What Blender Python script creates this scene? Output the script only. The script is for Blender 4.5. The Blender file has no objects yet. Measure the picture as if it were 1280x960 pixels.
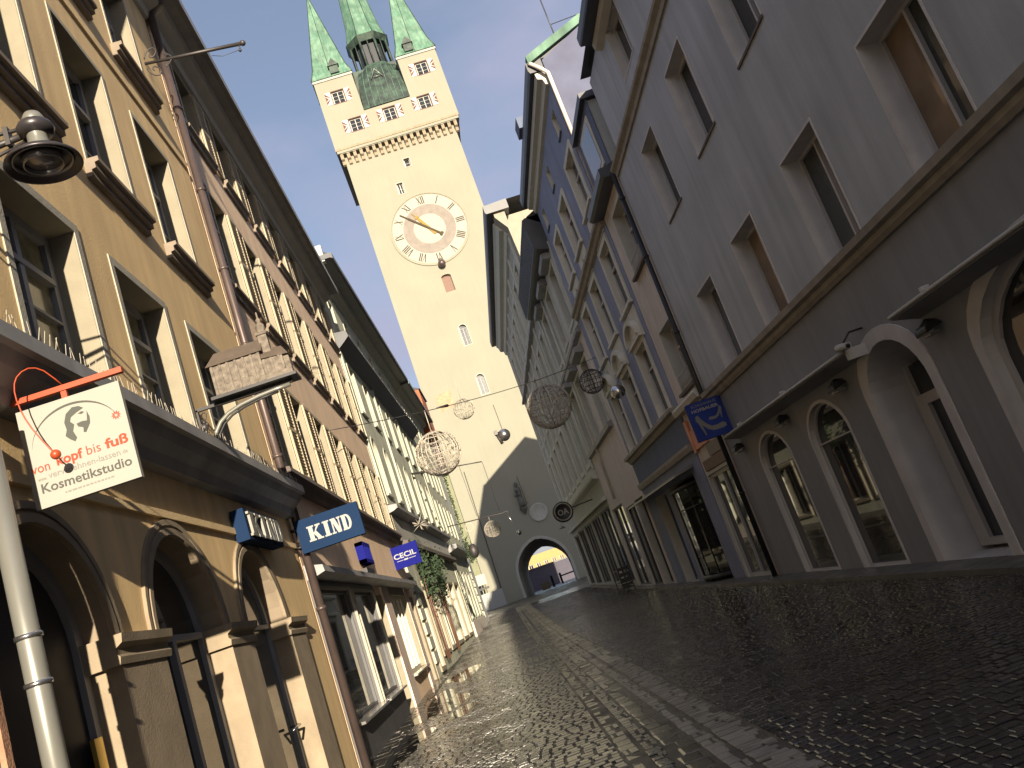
import bpy, bmesh, math, random
from mathutils import Vector, Matrix
from mathutils.geometry import delaunay_2d_cdt
random.seed(7)
S = bpy.context.scene
COL = S.collection
rad = math.radians

# ------------------------------------------------------------------ camera
cam_d = bpy.data.cameras.new('camera'); cam = bpy.data.objects.new('camera', cam_d); COL.objects.link(cam)
cam_m = Matrix(((0.945011,0.316019,-0.084179,0),(-0.008856,-0.232576,-0.972538,0),(-0.326919,0.919805,-0.216988,1.6),(0,0,0,1)))
cam.matrix_world = cam_m; cam_d.lens = 31.3141

cam_d.sensor_width = 36.0; cam_d.clip_start = 0.05; cam_d.clip_end = 3000
S.camera = cam
S.view_settings.view_transform = 'Standard'; S.view_settings.look = 'None'
S.view_settings.exposure = 1.38; S.view_settings.gamma = 1

# ------------------------------------------------------------------ sun and sky
SUN = Vector((-0.128, 1.0, -0.252)).normalized()          # direction the light travels
elev = math.asin(-SUN.z)
sd = bpy.data.lights.new('sun', 'SUN'); sun = bpy.data.objects.new('sun', sd); COL.objects.link(sun)
sd.energy = 4.2; sd.angle = rad(0.5); sd.color = (1.0, 0.86, 0.66)
sun.rotation_euler = SUN.to_track_quat('-Z', 'Y').to_euler(); sun.location = (20, -60, 40)
W = bpy.data.worlds.new('World'); S.world = W; W.use_nodes = True
nt = W.node_tree; nt.nodes.clear(); N = nt.nodes.new; LK = nt.links.new
out = N('ShaderNodeOutputWorld'); bg = N('ShaderNodeBackground'); sky = N('ShaderNodeTexSky')
sky.sky_type = 'NISHITA'; sky.sun_disc = False; sky.sun_elevation = elev
sky.sun_rotation = math.atan2(-SUN.x, -SUN.y)
sky.air_density = 1.0; sky.dust_density = 1.5; sky.ozone_density = 1.2
tc = N('ShaderNodeTexCoord'); mp = N('ShaderNodeMapping'); mp.inputs['Scale'].default_value = (1.0, 1.0, 2.2)
nz = N('ShaderNodeTexNoise'); nz.inputs['Scale'].default_value = 2.6; nz.inputs['Detail'].default_value = 5; nz.inputs['Roughness'].default_value = 0.5
cr = N('ShaderNodeValToRGB'); cr.color_ramp.elements[0].position = 0.42; cr.color_ramp.elements[0].color = (0.3, 0.3, 0.3, 1)
cr.color_ramp.elements[1].position = 0.62; cr.color_ramp.elements[1].color = (0.95, 0.95, 0.95, 1)
mx = N('ShaderNodeMixRGB'); mx.inputs[2].default_value = (2.65, 2.75, 3.75, 1)
LK(tc.outputs['Generated'], mp.inputs[0]); LK(mp.outputs[0], nz.inputs['Vector']); LK(nz.outputs[0], cr.inputs[0])
LK(cr.outputs[0], mx.inputs[0]); LK(sky.outputs[0], mx.inputs[1]); LK(mx.outputs[0], bg.inputs[0])
bg.inputs[1].default_value = 0.067; LK(bg.outputs[0], out.inputs[0])

# ------------------------------------------------------------------ materials
def mat(name, col, rough=0.85, metal=0.0, var=0.0, vscale=3.0, bump=0.0, bscale=60.0, streak=0.0, spec=0.5, island=0.0, coat=0.0, col2=None, rvar=0.0):
    m = bpy.data.materials.new(name); m.use_nodes = True
    t = m.node_tree; b = t.nodes['Principled BSDF']; n = t.nodes.new; l = t.links.new
    b.inputs['Base Color'].default_value = (*col, 1); b.inputs['Roughness'].default_value = rough
    b.inputs['Metallic'].default_value = metal; b.inputs['Specular IOR Level'].default_value = spec
    b.inputs['Coat Weight'].default_value = coat
    g = n('ShaderNodeNewGeometry'); cur = None
    def noise(scale, det=5, vec=None):
        q = n('ShaderNodeTexNoise'); q.inputs['Scale'].default_value = scale; q.inputs['Detail'].default_value = det
        l(vec if vec else g.outputs['Position'], q.inputs['Vector']); return q.outputs[0]
    def mul(a, fac_socket, lo, hi):
        r = n('ShaderNodeMapRange'); r.inputs[1].default_value = 0.3; r.inputs[2].default_value = 0.7
        r.inputs[3].default_value = lo; r.inputs[4].default_value = hi; l(fac_socket, r.inputs[0])
        x = n('ShaderNodeMixRGB'); x.blend_type = 'MULTIPLY'; x.inputs[0].default_value = 1
        if a is None: x.inputs[1].default_value = (*col, 1)
        else: l(a, x.inputs[1])
        l(r.outputs[0], x.inputs[2]); return x.outputs[0]
    if col2:
        x = n('ShaderNodeMixRGB'); x.inputs[1].default_value = (*col, 1); x.inputs[2].default_value = (*col2, 1)
        r = n('ShaderNodeMapRange'); r.inputs[1].default_value = 0.4; r.inputs[2].default_value = 0.62; l(noise(vscale * 1.7, 6), r.inputs[0])
        l(r.outputs[0], x.inputs[0]); cur = x.outputs[0]
    if var: cur = mul(cur, noise(vscale), 1 - var, 1 + var)
    if streak:
        mpn = n('ShaderNodeMapping'); mpn.inputs['Scale'].default_value = (5.0, 5.0, 0.35); l(g.outputs['Position'], mpn.inputs[0])
        cur = mul(cur, noise(1.0, 6, mpn.outputs[0]), 1 - streak, 1 + streak * 0.6)
    if island:
        r = n('ShaderNodeMapRange'); r.inputs[3].default_value = 1 - island; r.inputs[4].default_value = 1 + island
        l(g.outputs['Random Per Island'], r.inputs[0]); x = n('ShaderNodeMixRGB'); x.blend_type = 'MULTIPLY'; x.inputs[0].default_value = 1
        if cur is None: x.inputs[1].default_value = (*col, 1)
        else: l(cur, x.inputs[1])
        l(r.outputs[0], x.inputs[2]); cur = x.outputs[0]
    if cur: l(cur, b.inputs['Base Color'])
    if rvar:
        r = n('ShaderNodeMapRange'); r.inputs[1].default_value = 0.35; r.inputs[2].default_value = 0.65
        r.inputs[3].default_value = max(0.02, rough - rvar); r.inputs[4].default_value = rough + rvar
        l(noise(1.3, 5), r.inputs[0]); l(r.outputs[0], b.inputs['Roughness'])
    if bump:
        bp = n('ShaderNodeBump'); bp.inputs['Strength'].default_value = bump; bp.inputs['Distance'].default_value = 0.02
        l(noise(bscale, 4), bp.inputs['Height']); l(bp.outputs[0], b.inputs['Normal'])
    return m
M = {}
def P(name, *a, **k): M[name] = mat(name, *a, **k); return M[name]
P('ochre_plaster', (0.76, 0.55, 0.28), var=0.09, vscale=1.2, bump=0.12, bscale=45, streak=0.13)
P('ochre_band', (0.72, 0.54, 0.3), var=0.08, bump=0.3)
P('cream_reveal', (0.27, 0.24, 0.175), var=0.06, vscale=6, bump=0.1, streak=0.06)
P('grey_surround', (0.36, 0.34, 0.28), var=0.12, vscale=8, bump=0.2)
P('stone_trim', (0.28, 0.225, 0.155), var=0.16, vscale=4, bump=0.15, bscale=50, streak=0.1)
P('ledge_metal', (0.24, 0.24, 0.245), rough=0.55, var=0.2, vscale=2, streak=0.15)
P('glass_teal', (0.055, 0.06, 0.055), rough=0.06, spec=0.8, var=0.2, vscale=2)
P('glass_tan', (0.22, 0.15, 0.085), rough=0.08, spec=0.8, var=0.25, vscale=2)
P('lilac_shade', (0.075, 0.07, 0.095), var=0.1)  # purple shade on the wall behind the gateway is put into this colour
P('gable_cream', (0.30, 0.275, 0.22), var=0.08, streak=0.08)
P('hand_dark', (0.075, 0.06, 0.04), rough=0.9, spec=0.1)
P('hand_gold', (0.27, 0.18, 0.05), rough=0.8, spec=0.2)
P('sill_stone', (0.22, 0.18, 0.14), rough=0.85, var=0.15)
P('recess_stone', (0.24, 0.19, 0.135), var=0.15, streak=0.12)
P('water', (0.015, 0.014, 0.012), rough=0.04, spec=0.9)
P('sill_dark', (0.12, 0.095, 0.085), rough=0.8, var=0.15)
P('peach_plaster', (0.84, 0.62, 0.42), var=0.08, vscale=1.2, bump=0.3, streak=0.10)
P('peach_side', (0.66, 0.54, 0.45), var=0.08, bump=0.3, streak=0.12)
P('shutter_cream', (0.4, 0.335, 0.225), rough=0.6, var=0.05)
P('charcoal_front', (0.075, 0.075, 0.08), rough=0.5, var=0.15, streak=0.2)
P('mint_plaster', (0.48, 0.49, 0.38), var=0.12, vscale=1.5, bump=0.3, streak=0.2)
P('mint_trim', (0.4, 0.405, 0.33), var=0.08)
P('olive_end_plaster', (0.20, 0.21, 0.13), var=0.08)
P('orange_plaster', (0.4, 0.12, 0.055), var=0.1, streak=0.1)
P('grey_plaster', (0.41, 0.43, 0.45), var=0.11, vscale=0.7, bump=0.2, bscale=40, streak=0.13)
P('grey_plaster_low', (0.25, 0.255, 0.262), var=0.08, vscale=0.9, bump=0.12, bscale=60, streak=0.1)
P('grey_trim', (0.55, 0.53, 0.51), var=0.08, vscale=3, bump=0.1, streak=0.06)
P('cornice_brown', (0.3, 0.27, 0.22), var=0.12, vscale=2, streak=0.15)
P('beige_plaster', (0.56, 0.5, 0.44), var=0.08, bump=0.2, streak=0.1)
P('beige_trim', (0.52, 0.5, 0.43), var=0.06)
P('blue_plaster', (0.225, 0.25, 0.345), var=0.10, vscale=1.0, bump=0.25, streak=0.1)
P('blue_dark', (0.11, 0.135, 0.2), var=0.1)
P('blue_trim', (0.58, 0.56, 0.48), var=0.08, streak=0.08)
P('pale_plaster', (0.48, 0.48, 0.44), var=0.08, bump=0.2, streak=0.1)
P('pink_plaster', (0.6, 0.53, 0.48), var=0.07, bump=0.2, streak=0.08)
P('olive_plaster', (0.36, 0.36, 0.32), var=0.08, streak=0.1)
P('olive_trim', (0.5, 0.5, 0.44), var=0.06)
P('tower_plaster', (0.249, 0.243, 0.19), var=0.045, vscale=0.3, bump=0.2, bscale=4, streak=0.035)
P('tower_white', (0.33, 0.32, 0.27), var=0.03)
P('tower_pink', (0.215, 0.19, 0.165), var=0.12, vscale=1.5)
P('tower_line', (0.035, 0.03, 0.025), var=0.1)
P('mural_orange', (0.33, 0.25, 0.16), var=0.25, vscale=2.5)
P('mural_dark', (0.1, 0.1, 0.085), var=0.5, vscale=3)
P('gold', (0.75, 0.55, 0.15), rough=0.35, metal=0.8)
P('red_paint', (0.12, 0.055, 0.045), var=0.1, vscale=6)
P('white_paint', (0.42, 0.41, 0.38), rough=0.5, var=0.04)
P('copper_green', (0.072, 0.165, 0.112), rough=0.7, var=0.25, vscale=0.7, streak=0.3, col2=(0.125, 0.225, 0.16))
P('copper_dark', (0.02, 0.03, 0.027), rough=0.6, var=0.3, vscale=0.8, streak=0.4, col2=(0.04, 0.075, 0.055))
P('louvre_black', (0.02, 0.025, 0.035), rough=0.6)
P('roof_tile', (0.045, 0.045, 0.05), rough=0.7, var=0.3, vscale=6, island=0.35)
P('roof_metal', (0.05, 0.055, 0.065), rough=0.45, var=0.2, vscale=2)
P('firewall_sheet', (0.115, 0.125, 0.185), rough=0.85, spec=0.08, var=0.12, vscale=1.4)
P('brown_metal', (0.1, 0.075, 0.07), rough=0.4, metal=0.4, var=0.15, vscale=3)
P('black_metal', (0.025, 0.025, 0.027), rough=0.5, metal=0.3, var=0.2)
P('iron', (0.06, 0.055, 0.055), rough=0.5, metal=0.5, var=0.2)
P('zinc', (0.21, 0.21, 0.19), rough=0.35, metal=0.35, var=0.08, vscale=3)
P('steel_bright', (0.55, 0.55, 0.55), rough=0.22, metal=0.95)
P('lamp_dark', (0.05, 0.045, 0.05), rough=0.35, metal=0.4)
P('lamp_lens', (0.22, 0.21, 0.21), rough=0.25, metal=0.5)
P('silver_wire', (0.46, 0.42, 0.35), rough=0.5, metal=0.2)
P('window_grey', (0.24, 0.24, 0.25), rough=0.5, var=0.08)
P('window_white', (0.5, 0.48, 0.45), rough=0.5, var=0.05)
P('window_cream', (0.60, 0.56, 0.44), rough=0.5, var=0.05)
P('glass_dark', (0.018, 0.02, 0.022), rough=0.03, spec=0.9)
P('glass_curtain', (0.20, 0.185, 0.12), rough=0.12, spec=0.6, var=0.3, vscale=9)
P('glass_shop', (0.02, 0.02, 0.019), rough=0.02, spec=1.0)
P('glass_grey', (0.09, 0.10, 0.11), rough=0.06, spec=0.8)
P('door_dark', (0.028, 0.027, 0.03), rough=0.5)
P('sign_blue', (0.011, 0.028, 0.072), rough=0.85, spec=0.08, var=0.05)
P('sign_cobalt', (0.01, 0.012, 0.15), rough=0.85, spec=0.08)
P('sign_navy', (0.03, 0.05, 0.22), rough=0.85, spec=0.08, var=0.1)
P('sign_white', (0.32, 0.31, 0.28), rough=0.85, spec=0.08)
P('sign_white_bright', (0.35, 0.35, 0.34), rough=0.85, spec=0.08)
P('sign_red', (0.36, 0.07, 0.04), rough=0.85, spec=0.08)
P('sign_grey', (0.085, 0.09, 0.082), rough=0.85, spec=0.08)
P('sign_grey_light', (0.21, 0.21, 0.19), rough=0.85, spec=0.08)
P('orange_red', (0.38, 0.06, 0.02), rough=0.4)
P('coral_panel', (0.62, 0.24, 0.14), rough=0.6, var=0.15, vscale=3)
P('wood_panel', (0.14, 0.07, 0.045), rough=0.6, var=0.2, vscale=8)
P('maroon', (0.075, 0.035, 0.05), rough=0.7, var=0.2)
P('model_stone', (0.16, 0.135, 0.11), rough=0.85, var=0.45, vscale=16, bump=0.5, bscale=70)
P('model_roof', (0.085, 0.065, 0.05), rough=0.85, var=0.12, vscale=10)
P('barrier_white', (0.36, 0.36, 0.34), rough=0.85, spec=0.08)
P('evergreen', (0.035, 0.06, 0.028), rough=0.8, island=0.5)
P('bluegrey_plaster', (.2, .21, .26), var=0.15, vscale=4, bump=0.9, bscale=35)
P('brick_edge', (0.34, 0.18, 0.11), var=0.3, vscale=8, bump=0.5)
P('stone_wet', (0.034, 0.031, 0.025), rough=0.19, rvar=0.11, var=0.25, vscale=2.0, island=0.26, bump=0.10, bscale=40, spec=0.55)
P('stone_wet_dark', (0.034, 0.031, 0.029), rough=0.19, rvar=0.11, var=0.3, vscale=1.5, island=0.26, bump=0.10, bscale=40, spec=0.6)
P('stone_light', (0.23, 0.21, 0.175), rough=0.42, rvar=0.12, var=0.25, vscale=4, island=0.3, bump=0.6, bscale=60)
P('joint', (0.035, 0.031, 0.025), rough=0.4, rvar=0.2, bump=0.6, bscale=120)
P('pavement_slab', (0.10, 0.092, 0.08), rough=0.4, rvar=0.15, var=0.2, island=0.2, bump=0.3)
P('ochre_house', (0.36, 0.25, 0.1), var=0.1)
P('people_cloth', (0.35, 0.38, 0.45), var=0.1); P('skin', (0.45, 0.28, 0.2)); P('hair', (0.05, 0.035, 0.025)); P('trouser', (0.03, 0.035, 0.06))

# ------------------------------------------------------------------ object helpers
WPOS = {}
def tag(o, label=None, cat=None, group=None, kind=None):
    if label: o['label'] = label
    if cat: o['category'] = cat
    if group: o['group'] = group
    if kind: o['kind'] = kind
    return o
def empty(name, loc, label=None, cat=None, group=None):
    o = bpy.data.objects.new(name, None); o.empty_display_size = 0.3; COL.objects.link(o)
    o.location = loc; WPOS[o.name] = Vector(loc); return tag(o, label, cat, group)
def mesh_obj(name, me, parent=None, wloc=None, rotz=0.0):
    o = bpy.data.objects.new(name, me); COL.objects.link(o)
    if wloc is None: wloc = WPOS[parent.name] if parent else Vector((0, 0, 0))
    wloc = Vector(wloc)
    if parent: o.parent = parent; o.location = wloc - WPOS[parent.name]
    else: o.location = wloc
    o.rotation_euler[2] = rotz; WPOS[o.name] = wloc; return o
def sub_obj(name, me, parent):          # child in the parent's own local space
    o = bpy.data.objects.new(name, me); COL.objects.link(o); o.parent = parent; WPOS[o.name] = WPOS[parent.name]; return o
class Frame:
    """u along the wall, w outwards from it, z up"""
    def __init__(s, o, t, n):
        s.o = Vector((o[0], o[1], 0)); s.t = Vector((t[0], t[1], 0)).normalized(); s.n = Vector((n[0], n[1], 0)).normalized()
        b = Vector((0, 0, 1)).cross(s.t); s.k = 1 if b.dot(s.n) > 0 else -1
        s.ang = math.atan2(s.t.y, s.t.x)
    def p(s, u, w, z): return s.o + s.t * u + s.n * w + Vector((0, 0, z))
class LF:                                # local frame for shared meshes
    def __init__(s, k): s.k = k
    def p(s, u, w, z): return Vector((u, s.k * w, z))
WORLD = Frame((0, 0), (1, 0), (0, 1))
class MB:
    def __init__(s): s.v = []; s.f = []; s.m = []; s.smooth = []
    def add(s, vs, fs, mi=0, sm=False):
        b = len(s.v); s.v += [Vector(v) for v in vs]; s.f += [[b + i for i in f] for f in fs]; s.m += [mi] * len(fs); s.smooth += [sm] * len(fs); return s
    def quad(s, a, b, c, d, mi=0): return s.add([a, b, c, d], [(0, 1, 2, 3)], mi)
    def box(s, F, u0, u1, w0, w1, z0, z1, mi=0):
        c = [F.p(u, w, z) for z in (z0, z1) for w in (w0, w1) for u in (u0, u1)]
        return s.add(c, [(0, 1, 3, 2), (4, 6, 7, 5), (0, 4, 5, 1), (2, 3, 7, 6), (0, 2, 6, 4), (1, 5, 7, 3)], mi)
    def hexa(s, c, mi=0):
        return s.add(c, [(0, 1, 3, 2), (4, 6, 7, 5), (0, 4, 5, 1), (2, 3, 7, 6), (0, 2, 6, 4), (1, 5, 7, 3)], mi)
    def prof(s, F, u0, u1, pts, mi=0):   # profile (w,z) points extruded along u
        n = len(pts); c = [F.p(u0, w, z) for w, z in pts] + [F.p(u1, w, z) for w, z in pts]
        fs = [(i, (i + 1) % n, n + (i + 1) % n, n + i) for i in range(n)] + [tuple(range(n)), tuple(range(2 * n - 1, n - 1, -1))]
        return s.add(c, fs, mi)
    def plate(s, F, pts, w0, w1, mi=0):  # polygon (u,z) with thickness in w
        n = len(pts); c = [F.p(u, w0, z) for u, z in pts] + [F.p(u, w1, z) for u, z in pts]
        fs = [(i, (i + 1) % n, n + (i + 1) % n, n + i) for i in range(n)]
        tri = fill(pts)
        fs += [tuple(t) for t in tri] + [tuple(n + i for i in reversed(t)) for t in tri]
        return s.add(c, fs, mi)
    def tube(s, pts, r, n=8, mi=0, close=False, caps=True):
        pts = [Vector(p) for p in pts]; rr = r if isinstance(r, (list, tuple)) else [r] * len(pts)
        rings = []; up = None
        for i, p in enumerate(pts):
            a = pts[(i - 1) % len(pts)] if (close or i > 0) else p; b = pts[(i + 1) % len(pts)] if (close or i < len(pts) - 1) else p
            d = (b - a).normalized()
            if up is None: up = Vector((0, 0, 1)) if abs(d.z) < 0.9 else Vector((1, 0, 0))
            x = up - d * up.dot(d); x.normalize(); up = x; y = d.cross(x)
            rings.append([p + (x * math.cos(t) + y * math.sin(t)) * rr[i] for t in [2 * math.pi * k / n for k in range(n)]])
        vs = [v for r_ in rings for v in r_]; fs = []
        m = len(rings)
        for i in range(m if close else m - 1):
            for k in range(n):
                j = (i + 1) % m; fs.append((i * n + k, i * n + (k + 1) % n, j * n + (k + 1) % n, j * n + k))
        if caps and not close: fs += [tuple(range(n - 1, -1, -1)), tuple(range((m - 1) * n, m * n))]
        return s.add(vs, fs, mi, True)
    def lathe(s, c, prof, n=24, mi=0, ax=None):   # prof (r, h) about an axis
        c = Vector(c); ax = (ax or Vector((0, 0, 1))).normalized(); x = ax.orthogonal().normalized(); y = ax.cross(x)
        vs = []; fs = []
        for r, h in prof:
            for k in range(n):
                t = 2 * math.pi * k / n; vs.append(c + ax * h + (x * math.cos(t) + y * math.sin(t)) * max(r, 0.0005))
        for i in range(len(prof) - 1):
            for k in range(n): fs.append((i * n + k, i * n + (k + 1) % n, (i + 1) * n + (k + 1) % n, (i + 1) * n + k))
        return s.add(vs, fs, mi, n > 8)
    def sphere(s, c, r, n=16, mi=0, sq=1.0):
        return s.lathe(c, [(r * math.sin(math.pi * i / n), -r * sq * math.cos(math.pi * i / n)) for i in range(n + 1)], n * 2, mi)
    def mesh(s, name, mats, off=Vector((0, 0, 0))):
        me = bpy.data.meshes.new(name); me.from_pydata([tuple(v - off) for v in s.v], [], s.f)
        for m_ in (mats if isinstance(mats, (list, tuple)) else [mats]): me.materials.append(M[m_] if isinstance(m_, str) else m_)
        me.polygons.foreach_set('material_index', s.m); me.polygons.foreach_set('use_smooth', s.smooth)
        bm = bmesh.new(); bm.from_mesh(me); bmesh.ops.recalc_face_normals(bm, faces=bm.faces); bm.to_mesh(me); bm.free()
        me.update(); return me
    def build(s, name, mats, parent=None, loc=None):
        base = Vector(loc) if loc is not None else (WPOS[parent.name] if parent else Vector((0, 0, 0)))
        return mesh_obj(name, s.mesh(name, mats, base), parent, base)
def inside(p, poly):
    x, y = p; c = False; n = len(poly)
    for i in range(n):
        x1, y1 = poly[i]; x2, y2 = poly[(i + 1) % n]
        if (y1 > y) != (y2 > y) and x < (x2 - x1) * (y - y1) / (y2 - y1) + x1: c = not c
    return c
def cdt(outer, holes):
    vs = []; es = []
    for lp in [outer] + holes:
        b = len(vs); vs += [Vector(p) for p in lp]; es += [(b + i, b + (i + 1) % len(lp)) for i in range(len(lp))]
    v, e, f, *_ = delaunay_2d_cdt(vs, es, [], 0, 1e-5)
    res = []
    for t in f:
        c = (sum(v[i].x for i in t) / len(t), sum(v[i].y for i in t) / len(t))
        if inside(c, outer) and not any(inside(c, h) for h in holes): res.append(t)
    return v, res
def fill(pts):
    n = len(pts)
    v, f = cdt(list(pts), [])
    if len(v) != n: return [tuple(range(n))]
    idx = []
    for q in v:
        idx.append(min(range(n), key=lambda i: (pts[i][0] - q.x) ** 2 + (pts[i][1] - q.y) ** 2))
    return [tuple(idx[i] for i in t) for t in f]
def outline(u0, u1, z0, z1, arch=None, ins=0.0, n=14):
    u0 += ins; u1 -= ins; z0 += ins; r = (u1 - u0) / 2; c = (u0 + u1) / 2
    if arch is None: return [(u0, z0), (u1, z0), (u1, z1 - ins), (u0, z1 - ins)]
    if arch == 'round':
        zs = z1 - (r + ins); return [(u0, z0), (u1, z0)] + [(c + r * math.cos(math.pi * i / n), zs + r * math.sin(math.pi * i / n)) for i in range(n + 1)]
    if arch == 'pointed':
        h = (z1 - z0 + ins) * 0.42; zs = z1 - ins - (r + ins) * 1.15; k = (z1 - ins - zs) / r; pts = [(u0, z0), (u1, z0)]
        R = (r * r + (z1 - ins - zs) ** 2) / (2 * r); hgt = z1 - ins - zs; a1 = math.asin(min(1, hgt / R))
        for i in range(n // 2 + 1): a = a1 * i / (n // 2); pts.append((u1 - R + R * math.cos(a), zs + R * math.sin(a)))
        for i in range(n // 2 - 1, -1, -1): a = a1 * i / (n // 2); pts.append((u0 + R - R * math.cos(a), zs + R * math.sin(a)))
        return pts
    rise = float(arch); zs = z1 - ins - rise                     # basket / segment arch
    return [(u0, z0), (u1, z0)] + [(c + r * math.cos(math.pi * i / n), zs + rise * math.sin(math.pi * i / n)) for i in range(n + 1)]
class Op:
    def __init__(s, u0, u1, z0, z1, arch=None, depth=0.2, mi=1): s.mi = mi; s.u0, s.u1, s.z0, s.z1, s.arch, s.depth = u0, u1, z0, z1, arch, depth
    def loop(s, ins=0.0): return outline(s.u0, s.u1, s.z0, s.z1, s.arch, ins)
def facade(F, parent, outer, ops, mats, back=9.0, name='wall', w=0.0, sides=True):
    """front wall with real openings and reveals, plus side, back and top walls. mats = [wall, reveal]"""
    mb = MB(); loops = [o.loop() for o in ops]
    v, f = cdt(outer, loops)
    mb.add([F.p(q.x, w, q.y) for q in v], f, 0)
    for o, lp in zip(ops, loops):
        n = len(lp)
        for i in range(n):
            a, b = lp[i], lp[(i + 1) % n]
            mb.quad(F.p(a[0], w, a[1]), F.p(b[0], w, b[1]), F.p(b[0], w - o.depth, b[1]), F.p(a[0], w - o.depth, a[1]), o.mi)
    if sides:
        n = len(outer)
        for i in range(n):
            a, b = outer[i], outer[(i + 1) % n]
            mb.quad(F.p(a[0], w, a[1]), F.p(b[0], w, b[1]), F.p(b[0], w - back, b[1]), F.p(a[0], w - back, a[1]), 0)
        mb.add([F.p(u, w - back, z) for u, z in outer], [tuple(t) for t in fill(outer)], 0)
    return mb.build(name, mats, parent)
CACHE = {}
def window(F, parent, o, style='cross', frame='window_grey', glass='glass_dark', ft=0.07, trim=None, tw=0.08, td=0.03, sill=None, name='window', inset=0.0, w=0.0, cols=2, rows=2, split=0.68):
    """a window or door part in the opening o with its panes, surround and sill as sub-parts"""
    d = o.depth; W_, H_ = o.u1 - o.u0, o.z1 - o.z0
    key = (F.k, round(W_, 3), round(H_, 3), o.arch, d, style, frame, glass, ft, trim, tw, td, str(sill), cols, rows, split)
    if key not in CACHE:
        L = LF(F.k); u0, u1, z0, z1 = -W_ / 2, W_ / 2, 0.0, H_
        lo = outline(u0, u1, z0, z1, o.arch); li = outline(u0, u1, z0, z1, o.arch, ft); n = len(lo)
        mb = MB(); wf, wb = -d + 0.03, -d - 0.04
        for i in range(n):
            j = (i + 1) % n
            c = [lo[i], lo[j], li[j], li[i]]
            mb.quad(*[L.p(a, wf, b) for a, b in c]); mb.quad(L.p(*[li[i][0], wf, li[i][1]]), L.p(li[j][0], wf, li[j][1]), L.p(li[j][0], wb, li[j][1]), L.p(li[i][0], wb, li[i][1]))
        panes = []
        zt = z1 - ft
        if o.arch == 'round': zs = z1 - W_ / 2
        elif o.arch == 'pointed': zs = z1 - W_ * 0.6
        elif o.arch: zs = z1 - float(o.arch)
        else: zs = zt
        mw = ft * 0.55
        if style == 'plain': panes = [('poly', li)]
        else:
            ztr = z0 + H_ * split if style in ('cross',) else None
            us = [u0 + ft + (u1 - u0 - 2 * ft) * i / cols for i in range(cols + 1)]
            for u in us[1:-1]: mb.box(L, u - mw / 2 - 0.01, u + mw / 2 + 0.01, wb, wf + 0.012, z0 + ft, (zs if o.arch else zt))
            if style == 'cross':
                zz = [z0 + ft + (ztr - z0 - ft) * i / rows for i in range(rows + 1)]; mb.box(L, u0 + ft, u1 - ft, wb, wf + 0.02, ztr - mw / 2, ztr + mw / 2)
                for z in zz[1:-1]: mb.box(L, u0 + ft, u1 - ft, wb, wf, z - 0.012, z + 0.012)
            else: zz = [z0 + ft + (zs - z0 - ft) * i / rows for i in range(rows + 1)]; ztr = None; [mb.box(L, u0 + ft, u1 - ft, wb, wf, z - 0.014, z + 0.014) for z in zz[1:-1]]
            if o.arch:                                            # arched panes: cut columns
                mb.box(L, u0 + ft, u1 - ft, wb, wf + 0.01, zs - mw / 2, zs + mw / 2) if style == 'cols' else None
                for i in range(cols): panes.append(('box', (us[i], us[i + 1], z0 + ft, zs)))
                panes.append(('poly', [(u1 - ft, zs)] + [q for q in li[2:] if q[1] > zs + 1e-3] + [(u0 + ft, zs)]))
            else:
                for i in range(cols):
                    for r in range(rows): panes.append(('box', (us[i], us[i + 1], zz[r], zz[r + 1])))
                    if ztr: panes.append(('box', (us[i], us[i + 1], ztr, zt)))
        pm = []
        for pi_, (kd, q) in enumerate(panes):
            b = MB()
            if kd == 'box': b.box(L, q[0] + 0.002, q[1] - 0.002, -d - 0.03, -d - 0.015, q[2] + 0.002, q[3] - 0.002)
            else: b.plate(L, q, -d - 0.03, -d - 0.0151)
            gl = glass.split('|'); pm.append(b.mesh('pane', gl[pi_ % len(gl)]))
        tm = None
        if trim:
            b = MB(); lt = outline(u0 - tw, u1 + tw, z0 - (0 if sill else tw), z1 + tw, o.arch); l0 = outline(u0, u1, z0, z1, o.arch)
            for i in range(n):
                j = (i + 1) % n
                if sill and i == 0: continue
                a0, a1, b0, b1 = l0[i], l0[j], lt[i], lt[j]
                b.quad(L.p(a0[0], td, a0[1]), L.p(a1[0], td, a1[1]), L.p(b1[0], td, b1[1]), L.p(b0[0], td, b0[1]))
                b.quad(L.p(b0[0], td, b0[1]), L.p(b1[0], td, b1[1]), L.p(b1[0], -0.003, b1[1]), L.p(b0[0], -0.003, b0[1]))
                b.quad(L.p(a0[0], td, a0[1]), L.p(a1[0], td, a1[1]), L.p(a1[0], -0.003, a1[1]), L.p(a0[0], -0.003, a0[1]))
            tm = b.mesh('surround', trim)
        sm_ = None
        if sill:
            b = MB(); sw, sh, ext, kind, smat = sill
            if kind == 'moulded': pr = [(-0.02, 0.0), (sw, 0.0), (sw, -0.05), (sw * 0.72, -0.06), (sw * 0.72, -0.12), (sw * 0.42, -0.13), (sw * 0.42, -0.19), (sw * .3, -0.2), (-0.02, -0.2)]
            elif kind == 'slab': pr = [(-0.02, 0.0), (sw, 0.0), (sw, -0.05), (sw * .55, -0.09), (sw * .45, -0.17), (-0.02, -0.18)]
            else: pr = [(-d + 0.03, 0.0), (sw, -0.012), (sw, -sh), (-0.01, -sh), (-0.01, -0.03), (-d + 0.03, -0.03)]
            b.prof(L, u0 - ext, u1 + ext, pr); sm_ = b.mesh('sill', smat)
        CACHE[key] = (mb.mesh(name, frame), pm, tm, sm_)
    fm, pm, tm, sm_ = CACHE[key]
    ob = mesh_obj(name, fm, parent, F.p((o.u0 + o.u1) / 2, w, o.z0), F.ang)
    for m_ in pm: sub_obj('pane', m_, ob)
    if tm: sub_obj('surround', tm, ob)
    if sm_: sub_obj('sill', sm_, ob)
    return ob
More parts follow.
